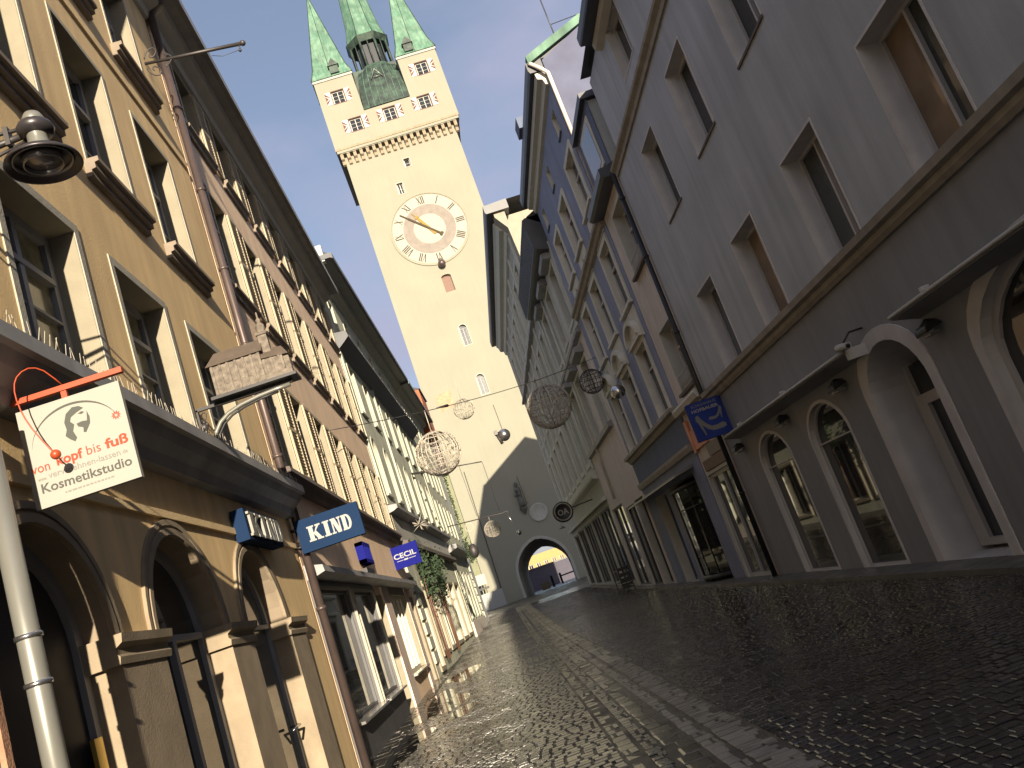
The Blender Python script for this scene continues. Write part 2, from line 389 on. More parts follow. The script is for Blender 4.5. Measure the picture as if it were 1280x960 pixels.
def cornice(F, parent, u0, u1, pts, m_, name='cornice'):
    return MB().prof(F, u0, u1, pts).build(name, m_, parent)
def pipe(F, parent_or_none, u, w, z0, z1, r, m_, label=None, name='drainpipe', rings=(), top=None):
    e = parent_or_none
    mb = MB(); pts = [F.p(u, w, z0), F.p(u, w, z1)] + (top or []); mb.tube(pts, r, 14)
    o = mb.build(name, m_, e)
    for z in rings: MB().tube([F.p(u, w, z - 0.025), F.p(u, w, z + 0.025)], r * 1.22, 14).build('pipe_bracket', m_, e)
    return o
def text_mesh(txt, size, m_, bold=0.0, ext=0.003, align='LEFT', spacing=1.0, shear=0.0):
    c = bpy.data.curves.new('lettering', 'FONT'); c.body = txt; c.size = size; c.extrude = ext; c.offset = bold; c.align_x = align; c.space_character = spacing; c.shear = shear
    c.resolution_u = 3
    o = bpy.data.objects.new('lettering', c); COL.objects.link(o); bpy.context.view_layer.update()
    me = bpy.data.meshes.new_from_object(o.evaluated_get(bpy.context.evaluated_depsgraph_get()))
    bpy.data.objects.remove(o); me.materials.clear(); me.materials.append(M[m_]); return me
def put_text(F, parent, me, u, w, z, name='lettering', rot=0.0, fit=None):
    """text lies in the (u,z) plane facing +w"""
    if fit:
        xs = [v.co.x for v in me.vertices]; sc = fit / (max(xs) - min(xs)); x0 = min(xs)
        for v in me.vertices: v.co.x = (v.co.x - x0) * sc
    o = bpy.data.objects.new(name, me); COL.objects.link(o); o.parent = parent
    a = F.t if F.t.cross(Vector((0, 0, 1))).dot(F.n) > 0 else -F.t
    m_ = Matrix((a, Vector((0, 0, 1)), F.n)).transposed().to_4x4() @ Matrix.Rotation(rot, 4, 'Z')
    m_.translation = F.p(u, w, z) - WPOS[parent.name]; o.matrix_local = m_; WPOS[o.name] = F.p(u, w, z); return o

# ================================================================== GROUND
def gz(y): return 0.0 if y < 34 else 0.85 * min(1.0, (y - 34) / 54.0)
XL, XR = -2.6, 5.9
FL = Frame((XL, 0), (0, 1), (1, 0)); FR = Frame((XR, 0), (0, 1), (-1, 0))
mb = MB(); ys = [-90, 0, 34] + [34 + 4 * i for i in range(1, 15)] + [150, 400]
for a, b in zip(ys, ys[1:]):
    mb.quad((-60, a, gz(a) - 0.001), (60, a, gz(a) - 0.001), (60, b, gz(b) - 0.001), (-60, b, gz(b) - 0.001))
street = mb.build('street', 'joint'); tag(street, kind='structure')

def stone_mesh(wx, wy, h, seed, m_):
    r = random.Random(seed); b = MB(); bx = 0.13 * min(wx, wy)
    t = [(-wx / 2 + bx * r.uniform(.6, 1.3), -wy / 2 + bx * r.uniform(.6, 1.3)), (wx / 2 - bx * r.uniform(.6, 1.3), -wy / 2 + bx * r.uniform(.6, 1.3)),
         (wx / 2 - bx * r.uniform(.6, 1.3), wy / 2 - bx * r.uniform(.6, 1.3)), (-wx / 2 + bx * r.uniform(.6, 1.3), wy / 2 - bx * r.uniform(.6, 1.3))]
    o_ = [(-wx / 2, -wy / 2), (wx / 2, -wy / 2), (wx / 2, wy / 2), (-wx / 2, wy / 2)]
    b.v = [Vector((x, y, -0.04)) for x, y in o_] + [Vector((x, y, h - 0.004)) for x, y in o_] + [Vector((x, y, h)) for x, y in t]
    b.f = [(0, 1, 5, 4), (1, 2, 6, 5), (2, 3, 7, 6), (3, 0, 4, 7), (4, 5, 9, 8), (5, 6, 10, 9), (6, 7, 11, 10), (7, 4, 8, 11), (8, 9, 10, 11)]
    b.m = [0] * 9; b.smooth = [False] * 9
    return b.mesh('cobblestone', m_)
zones = []      # (list of (x,y,wx,wy,rot,dz), material)
def rows(x0, x1, y0, y1, sx, sy, jit=0.1, curve=0.0, tilt=0.0):
    out_ = []; y = y0; k = 0
    while y < y1:
        h = sy * random.uniform(0.92, 1.08); x = x0 + random.uniform(-0.5, 0) * sx
        while x < x1:
            wx = sx * random.uniform(0.72, 1.3); a, b = max(x, x0), min(x + wx, x1)
            if b - a > sx * 0.35: out_.append(((a + b) / 2, y + h / 2 + curve * ((a + b) / 2 - x0) + 0.012 * math.sin(((a + b) / 2) * 3 + y), b - a - 0.012, h - 0.012, random.uniform(-.04, .04), random.gauss(0, 0.0018)))
            x += wx
        y += h
    return out_
Z1 = rows(-2.25, 0.535, 3.5, 70, 0.135, 0.125, curve=-0.05)
Z2 = rows(1.56, 5.37, 2.0, 60, 0.115, 0.105, curve=0.10)
Zc = [s for x0, x1, sy in ((0.54, 0.705, .24), (0.87, 1.105, .3)) for s in rows(x0, x1, 3.5, 60, x1 - x0, sy)]
Zd = rows(0.71, 0.87, 3.5, 60, 0.16, 0.13)
Zl = rows(1.27, 1.55, 3.5, 15.5, 0.28, 0.085) + rows(1.27, 1.55, 15.5, 60, 0.28, 0.75)
Zm = rows(1.11, 1.26, 3.5, 15.5, 0.15, 0.2) + rows(1.11, 1.26, 15.5, 60, 0.15, 0.6)
Zk = rows(-2.58, -2.27, 3.5, 28, 0.31, 0.42)
cam_inv = cam_m.inverted()
def visible(x, y):
    q = cam_inv @ Vector((x, y, 0))
    if q.z > -0.1: return False
    fx = cam_d.lens / 36 * 1280; u = 640 + fx * q.x / -q.z; v = 480 - fx * q.y / -q.z
    return -5 < u < 1285 and v < 965
allst = [(s, 'stone_wet', .012) for s in Z1 + Zd] + [(s, 'stone_wet_dark', .010) for s in Z2] + [(s, 'stone_wet_dark', .0) for s in Zc[:0]] + [(s, 'stone_wet', .0) for s in Zc] + [(s, 'stone_light', .014) for s in Zl] + [(s, 'stone_light', .004) for s in Zm] + [(s, 'stone_wet', .02) for s in Zk]
def size_key(t):
    s = t[0]
    if not visible(s[0], s[1]): return 1e9
    return (s[0] ** 2 + s[1] ** 2 + 2.5) / math.sqrt(s[2] * s[3])
order = sorted(range(len(allst)), key=lambda i: size_key(allst[i])); near = set(order[:300])
vari = {}
rest = {}
for i, (s, m_, h) in enumerate(allst):
    if i in near:
        key = (m_, round(s[2] / 0.02), round(s[3] / 0.02), h)
        if key not in vari: vari[key] = stone_mesh(round(s[2] / .02) * .02, round(s[3] / .02) * .02, h, len(vari), m_)
        o = mesh_obj('cobblestone', vari[key], street, (s[0], s[1], s[5] + gz(s[1]))); o.rotation_euler = (random.gauss(0, .007), random.gauss(0, .007), s[4])
    else:
        b = rest.setdefault(m_, MB()); c, sn = math.cos(s[4]), math.sin(s[4]); z = gz(s[1]) + s[5]; bx = 0.012; tx, ty = random.gauss(0, .007), random.gauss(0, .007)
        def q(dx, dy, dz): return Vector((s[0] + dx * c - dy * sn, s[1] + dx * sn + dy * c, z + dz + dx * tx + dy * ty))
        hx, hy = s[2] / 2, s[3] / 2
        vs = [q(a * hx, e * hy, -0.03) for a, e in ((-1, -1), (1, -1), (1, 1), (-1, 1))] + [q(a * (hx - bx), e * (hy - bx), h) for a, e in ((-1, -1), (1, -1), (1, 1), (-1, 1))]
        b.add(vs, [(0, 1, 5, 4), (1, 2, 6, 5), (2, 3, 7, 6), (3, 0, 4, 7), (4, 5, 6, 7)])
for m_, b in rest.items():
    o = b.build('cobblestone_field', m_, street); o['kind'] = 'stuff'
# distant paving and the raised stone step along the right-hand houses
mb = MB()
for a, b in ((60, 88.9),):
    mb.quad((1.6, a, gz(a) + 0.003), (9, a, gz(a) + 0.003), (9, b, gz(b) + 0.003), (1.6, b, gz(b) + 0.003))
for a, b in ((70, 88.9),):
    mb.quad((-4, a, gz(a) + 0.003), (1.08, a, gz(a) + 0.003), (1.08, b, gz(b) + 0.003), (-4, b, gz(b) + 0.003))
o = mb.build('distant_paving', 'stone_wet_dark'); tag(o, kind='structure')
pv = MB()
y = 1.0; pave = empty('pavement', (5.6, 10, 0)); pave['kind'] = 'structure'; pcache = {}
while y < 40:
    l = random.uniform(0.8, 1.3)
    b = MB().box(WORLD, 5.38, 5.895, y + .008, min(y + l, 40) - .004, -0.02, 0.075 + random.uniform(-.004, .004)); b.build('kerb_slab', 'pavement_slab', pave); y += l

# ================================================================== LEFT ROW
# ---- the blue-grey house nearest the camera (mostly outside the picture)
b0 = empty('plastered_house', (-2.6, 0, 0), 'blue-grey rough plastered house cut by the left picture edge, behind the pale drainpipe', 'house')
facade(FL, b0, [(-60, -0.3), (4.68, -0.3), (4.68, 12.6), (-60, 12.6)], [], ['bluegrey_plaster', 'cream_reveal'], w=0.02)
MB().box(FL, 4.685, 4.75, -0.03, 0.05, 0, 2.35).build('brick_edge', 'brick_edge', b0)
MB().box(FL, 4.1, 4.66, 0.02, 0.12, 2.75, 3.6).build('wall_shade_box', 'maroon', b0)  # added box, its dark red stands in for tinted shade on the wall

# ---- ochre house with the arcade
A = empty('ochre_arcade_house', (-2.6, 8.8, 0), 'ochre yellow house with three round shop arches and a dark spiked ledge', 'house')
a_g = [Op(4.78, 6.30, -0.1, 2.96, 'round', .22, 2), Op(7.08, 8.78, -0.1, 3.05, 'round', .22, 2), Op(9.52, 11.2, -0.1, 3.04, 'round', .22, 2)]
a_1 = [Op(u, u + 1.32, 4.12, 5.85, None, .26) for u in (6.12, 8.27, 10.42)]
a_2 = [Op(u, u + 1.25, 7.0, 8.93, None, .26) for u in (6.17, 8.32, 10.5)]
a_3 = [Op(u, u + 1.2, 10.0, 11.75, None, .26) for u in (6.2, 8.35, 10.55)]
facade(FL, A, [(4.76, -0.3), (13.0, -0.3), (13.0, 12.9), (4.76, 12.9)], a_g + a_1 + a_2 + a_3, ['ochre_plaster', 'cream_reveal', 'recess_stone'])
for o in a_1: window(FL, A, o, frame='window_grey', glass='glass_curtain', ft=0.10, trim='grey_surround', tw=0.09, td=0.012, rows=3, split=.72)
for o in a_2: window(FL, A, o, frame='window_grey', glass='glass_dark', ft=0.10, trim='grey_surround', tw=0.06, td=0.012, rows=2, sill=(0.15, 0.2, 0.14, 'moulded', 'sill_stone'))
for o in a_3: window(FL, A, o, frame='window_grey', glass='glass_dark', ft=0.09, trim='grey_surround', tw=0.06, td=0.012, rows=2, sill=(0.15, 0.2, 0.14, 'moulded', 'sill_stone'))
# arcade: piers, capitals, archivolts
for i, (u0, u1) in enumerate(((4.77, 4.78), (6.30, 7.08), (8.78, 9.52), (11.2, 11.95))):
    if i:
        MB().box(FL, u0 - .012, u1 + .012, -0.2, 0.035, -0.1, 2.02).build('pier', 'stone_trim', A)
        MB().prof(FL, u0 - .08, u1 + .08, [(-.19, 2.02), (.05, 2.02), (.06, 2.07), (.04, 2.09), (.04, 2.13), (.09, 2.16), (.10, 2.22), (-.19, 2.22)]).build('capital', 'stone_trim', A)
for o in a_g:
    mb = MB(); r = (o.u1 - o.u0) / 2; c = (o.u0 + o.u1) / 2; zs = o.z1 - r; n = 20
    for r0, r1, w1 in ((0.0, 0.06, 0.035), (0.06, 0.09, 0.015), (0.09, 0.14, 0.03)):
        for i in range(n):
            t0, t1 = math.pi * i / n, math.pi * (i + 1) / n
            c4 = [FL.p(c + (r + rr) * math.cos(t), w, zs + (r + rr) * math.sin(t)) for t in (t0, t1) for w in (0.001, w1) for rr in (r0, r1)]
            mb.hexa(c4)
    mb.build('archivolt', 'stone_trim', A)
window(FL, A, a_g[0], style='plain', frame='window_grey', glass='door_dark', ft=.10, name='shop_recess')
window(FL, A, a_g[1], style='cols', frame='window_grey', glass='glass_dark', ft=.10, cols=2, rows=1, name='shop_window')
d3 = window(FL, A, a_g[2], style='cols', frame='window_grey', glass='glass_grey', ft=.09, cols=1, rows=1, name='shop_door')
mb = MB().tube([FL.p(10.9, -.20, 1.02), FL.p(10.9, -.08, 1.02), FL.p(10.55, -.08, 1.0)], .016, 8); me = mb.mesh('door_handle', 'steel_bright', WPOS[d3.name])
o = mesh_obj('door_handle', me, A, WPOS[d3.name])
MB().box(FL, 6.08, 6.2, -.19, -.16, .3, 1.62).build('brass_panel', 'gold', A)
# ledge with bird spikes
cornice(FL, A, 4.78, 12.98, [(-.01, 4.08), (.34, 4.05), (.35, 3.93), (.30, 3.92), (.24, 3.84), (.14, 3.76), (.10, 3.66), (-.01, 3.64)], 'ledge_metal', 'ledge')
mb = MB(); u = 4.9
while u < 12.9:
    p = FL.p(u, .30, 4.05); d = random.choice((-1, 1)) * .035
    mb.tube([p, p + Vector((random.uniform(-.02, .02), d, .13))], .0028, 3, caps=False); u += .075
mb.build('bird_spikes', 'silver_wire', A)['kind'] = 'stuff'
MB().prof(FL, 4.78, 12.9, [(-.01, 3.20), (.035, 3.20), (.035, 3.27), (-.01, 3.28)]).build('string_course', 'ochre_band', A)
MB().prof(FL, 4.78, 12.9, [(-.01, 9.42), (.03, 9.42), (.03, 9.50), (-.01, 9.51)]).build('string_course', 'ochre_band', A)
def eave(F, parent, u0, u1, z, out_=.62, m1='beige_trim', m2='ledge_metal', m3='roof_tile'):
    cornice(F, parent, u0, u1, [(-.01, z - .42), (.06, z - .40), (.10, z - .28), (.28, z - .2), (.34, z - .06), (-.01, z - .05)], m1, 'eaves_moulding')
    cornice(F, parent, u0 - .05, u1 + .05, [(-.3, z - .05), (out_ - .1, z - .05), (out_, z - .10), (out_, z + .10), (out_ - .08, z + .12), (-.3, z + .12)], m2, 'gutter')
    cornice(F, parent, u0, u1, [(out_ - .12, z + .13), (-4.5, z + 4.2), (-9, z + .13)], m3, 'roof')
eave(FL, A, 4.78, 13.0, 12.75)
pipe(FL, A, 13.06, .10, -.1, 12.6, .062, 'brown_metal', rings=(2.3, 4.6, 6.4, 7.7, 9.1, 10.6, 3.3))

# ---- peach house with shutters
B = empty('peach_shuttered_house', (-2.6, 20, 0), 'peach house with open cream shutters above a charcoal shop front', 'house')
us = [13.95 + 2.13 * k for k in range(7)]; us = [u for u in us if u < 27]
b_1 = [Op(u, u + 1.15, 4.55, 6.42, None, .2) for u in us]; b_2 = [Op(u, u + 1.15, 7.72, 9.68, None, .2) for u in us]; b_3 = [Op(u, u + 1.15, 10.78, 12.25, None, .2) for u in us]
b_s = [Op(13.62, 16.32, .62, 2.62, None, .08, 2), Op(16.62, 19.15, .62, 2.6, None, .08, 2), Op(19.45, 20.7, 0.02, 2.55, None, .5), Op(21.9, 25.3, .62, 2.55, None, .12), Op(26.2, 27.5, .02, 2.5, None, .4)]
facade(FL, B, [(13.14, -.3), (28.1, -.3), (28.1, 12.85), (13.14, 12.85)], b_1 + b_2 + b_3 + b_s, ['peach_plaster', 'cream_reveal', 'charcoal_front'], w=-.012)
def shutter_mesh(h, ang, side):
    L = LF(1); b = MB(); wd = .47; c, s_ = math.cos(ang) * side, math.sin(ang)
    F2 = Frame((0, 0), (c, s_), (-s_, c))
    for z0, z1 in ((0, .07), (h * .48, h * .48 + .06), (h - .07, h)): b.box(F2, 0, wd, -.018, .018, z0, z1)
    b.box(F2, 0, .06, -.018, .018, .07, h - .07); b.box(F2, wd - .06, wd, -.018, .018, .07, h - .07)
    z = .1
    while z < h - .1:
        b.prof(F2, .06, wd - .06, [(-.014, z), (.014, z + .03), (.014, z + .04), (-.014, z + .01)]); z += .058
    return b.mesh('shutter', 'shutter_cream')
for ops in (b_1, b_2, b_3):
    H_ = ops[0].z1 - ops[0].z0 - .04; sn = shutter_mesh(H_, rad(1.5), -1); sf = shutter_mesh(H_, rad(2.5), 1)
    for me in (sn, sf):                                     # frame has k=-1: local y is -w
        for v in me.vertices: v.co.y = -v.co.y
    for o in ops:
        st = (0.11, .1, .2, 'slab', 'sill_stone') if ops is not b_1 else None
        window(FL, B, o, frame='window_grey', glass='glass_dark', ft=.08, trim='shutter_cream', tw=.07, td=.008, rows=2, sill=st, w=-.012)
        mesh_obj('shutter', sn, B, FL.p(o.u0 - .03, .022, o.z0 + .02), FL.ang)
        mesh_obj('shutter', sf, B, FL.p(o.u1 + .03, .022, o.z0 + .02), FL.ang)
cornice(FL, B, 13.2, 28.05, [(-.02, 4.47), (.20, 4.44), (.21, 4.36), (.15, 4.33), (.10, 4.22), (-.02, 4.20)], 'sill_dark', 'ledge')
cornice(FL, B, 13.2, 27.3, [(-.02, 2.97), (.26, 2.90), (.27, 2.80), (.12, 2.76), (-.02, 2.74)], 'ledge_metal', 'shop_cornice')
# charcoal cladding around the two big shop windows, built as strips
mb = MB()
for u0, u1, z0, z1 in ((13.2, 13.58, 0, 2.735), (16.34, 16.60, 0, 2.735), (19.17, 19.44, 0, 2.735), (13.58, 16.34, 2.64, 2.735), (16.60, 19.17, 2.62, 2.735), (13.58, 16.34, 0, .6), (16.60, 19.17, 0, .6)):
    mb.box(FL, u0, u1, -.01, .03, z0, z1)
mb.build('charcoal_cladding', 'charcoal_front', B)
for u0, u1 in ((20.72, 21.85), (25.35, 26.15)): MB().box(FL, u0, u1, -.01, .035, -.1, 2.73).build('pilaster', 'peach_side', B)
for o in b_s[:2]: window(FL, B, o, style='cols', frame='charcoal_front', glass='glass_shop', ft=.05, trim='grey_surround', tw=.04, td=.045, cols=1, rows=1, sill=(.14, .05, .02, 'flat', 'steel_bright'), w=.03 - .012, name='shop_window')
window(FL, B, b_s[3], style='cols', frame='window_cream', glass='glass_dark', ft=.08, cols=4, rows=1, sill=(.14, .05, .02, 'flat', 'steel_bright'), w=-.012, trim='cream_reveal', tw=.2, td=.03, name='shop_window')
window(FL, B, b_s[2], style='plain', frame='charcoal_front', glass='door_dark', w=-.012, name='shop_door')
window(FL, B, b_s[4], style='plain', frame='charcoal_front', glass='door_dark', w=-.012, name='shop_door')
eave(FL, B, 13.14, 28.0, 12.72, .6)

# ---- mint houses, their row turns in slightly
FC = Frame((-2.6, 28.1), (0.034, 1), (1, -0.034))
C1 = empty('mint_arched_house', FC.p(8, 0, 0), 'pale mint house with arched windows and dark awnings behind the cobalt shop sign', 'house')
c_us = [1.2 + 2.6 * k for k in range(7)]
c_g = [Op(1.0, 2.1, 0.2, 2.5, None, .25)] + [Op(2.9 + 3.0 * k, 5.2 + 3.0 * k, .55, 2.9, None, .2) for k in range(5)]
c_1 = [Op(u, u + 1.0, 6.0, 8.0, 'round', .25) for u in c_us]; c_2 = [Op(u, u + .95, 8.9, 10.6, None, .2) for u in c_us]; c_3 = [Op(u + .1, u + .85, 11.9, 13.1, None, .2) for u in c_us]
facade(FC, C1, [(0, -.3), (18.5, -.3), (18.5, 14.0), (0, 14.0)], c_g + c_1 + c_2 + c_3, ['mint_plaster', 'mint_trim'])
for o in c_1 + c_2 + c_3: window(FC, C1, o, style='cols', frame='window_cream', glass='glass_dark', ft=.06, cols=1, rows=2, trim='mint_trim', tw=.08, td=.025, sill=(.08, .1, .1, 'flat', 'mint_trim'))
for o in c_g: window(FC, C1, o, style='cols', frame='window_cream', glass='glass_dark', ft=.08, cols=2, rows=1, trim='cream_reveal', tw=.12, td=.06, name='shop_window')
cornice(FC, C1, 0, 18.5, [(-.01, 5.45), (.34, 5.40), (.34, 5.28), (.2, 5.22), (-.01, 5.18)], 'ledge_metal', 'ledge')
cornice(FC, C1, 0.3, 18.5, [(-.01, 4.3), (.3, 4.25), (.3, 4.1), (-.01, 4.05)], 'sill_dark', 'ledge')
cornice(FC, C1, 0, 18.5, [(-.01, 11.4), (.45, 11.35), (.48, 11.15), (.3, 11.0), (.1, 10.85), (-.01, 10.8)], 'roof_metal', 'upper_cornice')
for k in range(8): cornice(FC, C1, 0.05, .9, [(-.01, .4 + .45 * k), (.06, .42 + .45 * k), (.06, .76 + .45 * k), (-.01, .78 + .45 * k)], 'mint_trim', 'rusticated_block')
MB().box(FC, 0.3, 18.4, -.01, .04, 4.32, 5.17).build('fascia_band', 'white_paint', C1)
for u in (0.2, 6.1, 12.4): MB().box(FC, u, u + .3, -.01, .07, 5.5, 10.8).build('pilaster', 'mint_trim', C1)
eave(FC, C1, 0, 18.5, 14.0, .78, 'mint_trim', 'roof_metal')
# end wall of the neighbour rising over the peach roof, with its white parapet
MB().box(FC, -.02, .25, -6, .5, 13.9, 14.5).build('white_parapet', 'white_paint', C1)
C2 = empty('narrow_mint_house', FC.p(25, 0, 0), 'pale mint house with small square-headed windows, between the arched mint house and the orange one', 'house')
g_us = [19.4 + 2.4 * k for k in range(5)]
d_1 = [Op(u, u + .85, 5.9, 7.7, None, .2) for u in g_us]; d_2 = [Op(u, u + .85, 8.6, 10.2, None, .2) for u in g_us]; d_3 = [Op(u, u + .85, 11.7, 12.9, None, .2) for u in g_us]; d_g = [Op(u, u + 1.1, 1.1, 3.6, None, .2) for u in g_us]
facade(FC, C2, [(18.52, -.3), (30.2, -.3), (30.2, 13.9), (18.52, 13.9)], d_1 + d_2 + d_3 + d_g, ['mint_plaster', 'mint_trim'], w=.03)
for o in d_1 + d_2 + d_3 + d_g: window(FC, C2, o, style='cols', frame='window_cream', glass='glass_dark', ft=.06, cols=1, rows=1, trim='mint_trim', tw=.08, td=.02, w=.03)
cornice(FC, C2, 18.6, 30.2, [(.02, 5.0), (.5, 4.95), (.5, 4.75), (.02, 4.6)], 'ledge_metal', 'ledge')
MB().box(FC, 18.6, 30.2, .03, .10, .2, .95).build('brown_plinth', 'beige_plaster', C2)
for k in range(9): MB().box(FC, 29.8, 30.22, .02, .09 + .04 * (k % 2), .3 + .5 * k, .68 + .5 * k).build('quoin', 'mint_trim', C2)
eave(FC, C2, 18.52, 30.2, 13.9, .8, 'mint_trim', 'roof_metal')
C3 = empty('orange_gabled_house', FC.p(32.5, 0, 0), 'orange-red house end rising just left of the clock tower behind a wire ball', 'house')
facade(FC, C3, [(30.25, -.3), (34.5, -.3), (34.5, 16.4), (30.25, 16.4)], [], ['olive_trim', 'cream_reveal'], w=0.0)
MB().box(FC, 30.23, 34.55, -6, .55, 13.2, 16.3).build('orange_upper_storey', 'orange_plaster', C3)
C4 = empty('olive_end_house', (-6, 90.4, 0), 'olive-green house set back right beside the left edge of the clock tower', 'house')
F9 = Frame((0, 90.4), (1, 0), (0, -1))
e_w = [Op(-3.6 - 2.6 * k, -2.5 - 2.6 * k, z, z + 1.7, None, .2) for k in range(3) for z in (3.4, 7.2, 11.0)]
facade(F9, C4, [(-11, -.3), (-1.37, -.3), (-1.37, 14.9), (-11, 14.9)], e_w, ['olive_end_plaster', 'cream_reveal'], back=6)
for o in e_w: window(F9, C4, o, style='cols', frame='window_white', glass='glass_dark', ft=.08, cols=2, rows=1)
MB().box(F9, -11.2, -1.38, -6, .3, 14.91, 15.3).build('gutter', 'roof_metal', C4)
MB().prof(F9, -11.2, -1.38, [(.2, 15.31), (-3.2, 23.2), (-6.5, 15.31)]).build('roof', 'brown_metal', C4)
cornice(FC, C3, 30.2, 34.6, [(.66, 16.32), (-3, 18.4), (-6.1, 16.32)], 'roof_tile', 'roof')

# ================================================================== the house behind the camera on the right: blocks low sun like the street does
# ================================================================== RIGHT ROW
R0 = empty('rear_grey_house', (5.9, -30, 0), 'plain grey house row behind the viewer on the right', 'house')
facade(FR, R0, [(-75, -.3), (1.5, -.3), (1.5, 12.2), (-75, 12.2)], [], ['grey_plaster', 'grey_trim'])
R1 = empty('grey_arched_house', (5.9, 10, 0), 'large grey house with deep white window reveals, arched shop windows and two white awning boxes', 'house')
r_g = [Op(13.55, 15.2, .06, 2.84, .62, .11), Op(16.36, 18.16, .06, 2.86, .62, .11), Op(10.72, 12.42, .04, 3.12, .75, .75), Op(6.0, 9.45, .5, 3.2, .9, .16)]
r_1 = [Op(u, u + 1.28, 4.44, 6.14, None, .3) for u in (4.9, 7.86, 10.77, 13.75, 16.68)]
r_2 = [Op(u, u + 1.2, 7.83, 9.52, None, .28) for u in (7.9, 10.75, 13.58, 16.5)]
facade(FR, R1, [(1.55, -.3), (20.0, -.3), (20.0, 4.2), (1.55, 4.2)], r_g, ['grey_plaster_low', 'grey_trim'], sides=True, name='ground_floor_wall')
facade(FR, R1, [(1.55, 4.21), (20.0, 4.21), (20.0, 10.3), (1.55, 10.3)], r_1 + r_2, ['grey_plaster', 'grey_trim'])
r_a = [Op(15.78, 17.0, 10.9, 12.15, None, .22), Op(12.8, 14.0, 10.9, 12.15, None, .22)]
facade(FR, R1, [(1.55, 10.31), (19.4, 10.31), (19.4, 12.45), (1.55, 12.45)], r_a, ['grey_plaster', 'grey_trim'], name='attic_wall', w=-.04)
for i_, o in enumerate(r_1): window(FR, R1, o, style='cols', frame='window_white', glass=('glass_tan', 'glass_teal|glass_tan', 'glass_tan|glass_teal', 'glass_teal|glass_tan', 'glass_grey')[i_], ft=.05, cols=2, rows=1, trim='grey_trim', tw=.035, td=.012)
for o in r_2: window(FR, R1, o, style='cols', frame='window_white', glass='glass_shop', ft=.05, cols=2, rows=1, trim='grey_trim', tw=.03, td=.012, sill=(.03, .05, .04, 'flat', 'sill_dark'))
for o in r_a: window(FR, R1, o, style='cols', frame='window_white', glass='glass_shop', ft=.05, cols=2, rows=1, trim='grey_trim', tw=.03, td=.012, w=-.04)
for o in r_g[:2]: window(FR, R1, o, style='cols', frame='window_white', glass='glass_shop', ft=.04, cols=1, rows=1, trim='grey_trim', tw=.06, td=.012, name='shop_window')
# recessed doorway: side-lit door with transom
dd = Op(10.98, 12.42, .04, 2.3, None, .75)
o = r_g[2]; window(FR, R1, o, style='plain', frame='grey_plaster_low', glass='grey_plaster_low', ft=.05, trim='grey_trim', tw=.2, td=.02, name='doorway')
dr = empty('door', FR.p(11.5, -.6, 0)); dr.parent = R1; dr.location = WPOS[dr.name] - WPOS[R1.name]
mb = MB()
for u0, u1, z0, z1 in ((11.0, 11.1, .1, 2.9), (12.28, 12.4, .1, 2.9), (11.1, 12.28, 2.15, 2.3), (11.1, 12.28, .1, .2), (11.1, 11.25, .2, 2.15), (12.1, 12.28, .2, 2.15)): mb.box(FR, u0, u1, -.66, -.54, z0, z1)
mb.build('door_frame', 'window_white', dr); MB().box(FR, 11.25, 12.1, -.62, -.60, .2, 2.15).build('pane', 'glass_shop', dr); MB().box(FR, 11.1, 12.28, -.62, -.60, 2.3, 2.75).build('pane', 'glass_shop', dr)
MB().tube([FR.p(11.18, -.54, .95), FR.p(11.18, -.46, .95), FR.p(11.18, -.46, 1.35), FR.p(11.18, -.54, 1.35)], .015, 8).build('door_handle', 'black_metal', dr)
window(FR, R1, r_g[3], style='plain', frame='window_white', glass='glass_shop', ft=.08, trim='grey_trim', tw=.16, td=.02, name='shop_window')
cornice(FR, R1, 1.6, 19.95, [(-.02, 4.14), (.05, 4.14), (.09, 4.2), (.09, 4.27), (.16, 4.30), (.17, 4.40), (.02, 4.43), (-.02, 4.43)], 'cornice_brown')
cornice(FR, R1, 1.6, 19.95, [(-.02, 10.12), (.05, 10.12), (.06, 10.22), (.14, 10.28), (.15, 10.34), (-.04, 10.42)], 'cornice_brown')
cornice(FR, R1, 1.55, 17.6, [(-.05, 12.1), (.12, 12.15), (.14, 12.3), (-.05, 12.3)], 'beige_trim', 'eaves_moulding')
cornice(FR, R1, 1.55, 17.55, [(-.3, 12.31), (.40, 12.31), (.42, 12.36), (.42, 12.55), (-.3, 12.6)], 'roof_metal', 'gutter')
cornice(FR, R1, 1.55, 19.4, [(.15, 12.6), (-5, 16.0), (-9, 12.6)], 'roof_metal', 'roof')
pipe(FR, R1, 20.06, .09, -.0, 10.35, .06, 'black_metal', rings=(2, 4, 6, 8, 9.6))
MB().box(FR, 1.6, 19.9, -.01, .05, -.1, .06).build('plinth', 'grey_plaster_low', R1)
def awning(u0, u1, name_label):
    e = empty('awning', FR.p((u0 + u1) / 2, 0, 3.1), name_label, 'awning')
    MB().prof(FR, u0, u1, [(.0, 3.14), (.10, 3.19), (.32, 3.24), (.34, 3.20), (.34, 3.16), (.10, 3.10), (.0, 3.07)]).build('awning_cassette', 'grey_plaster_low', e)
    MB().tube([FR.p(u0, .35, 3.2), FR.p(u1, .35, 3.2)], .026, 10).build('front_rail', 'white_paint', e)
    MB().box(FR, u0 - .03, u0, 0.0, .33, 3.06, 3.22).build('end_cap', 'window_white', e)
    for uu in (u0 + .4, (u0 + u1) / 2, u1 - .5):
        MB().box(FR, uu, uu + .07, 0.0, .10, 3.20, 3.36).build('bracket', 'grey_trim', e)
    return e
awning(11.95, 18.9, 'retracted white awning box above the two arched shop windows beside the blue shoe sign')
awning(4.5, 10.4, 'retracted white awning box above the large arched window at the right picture edge')
SC = 'black wall floodlights under the awning boxes'
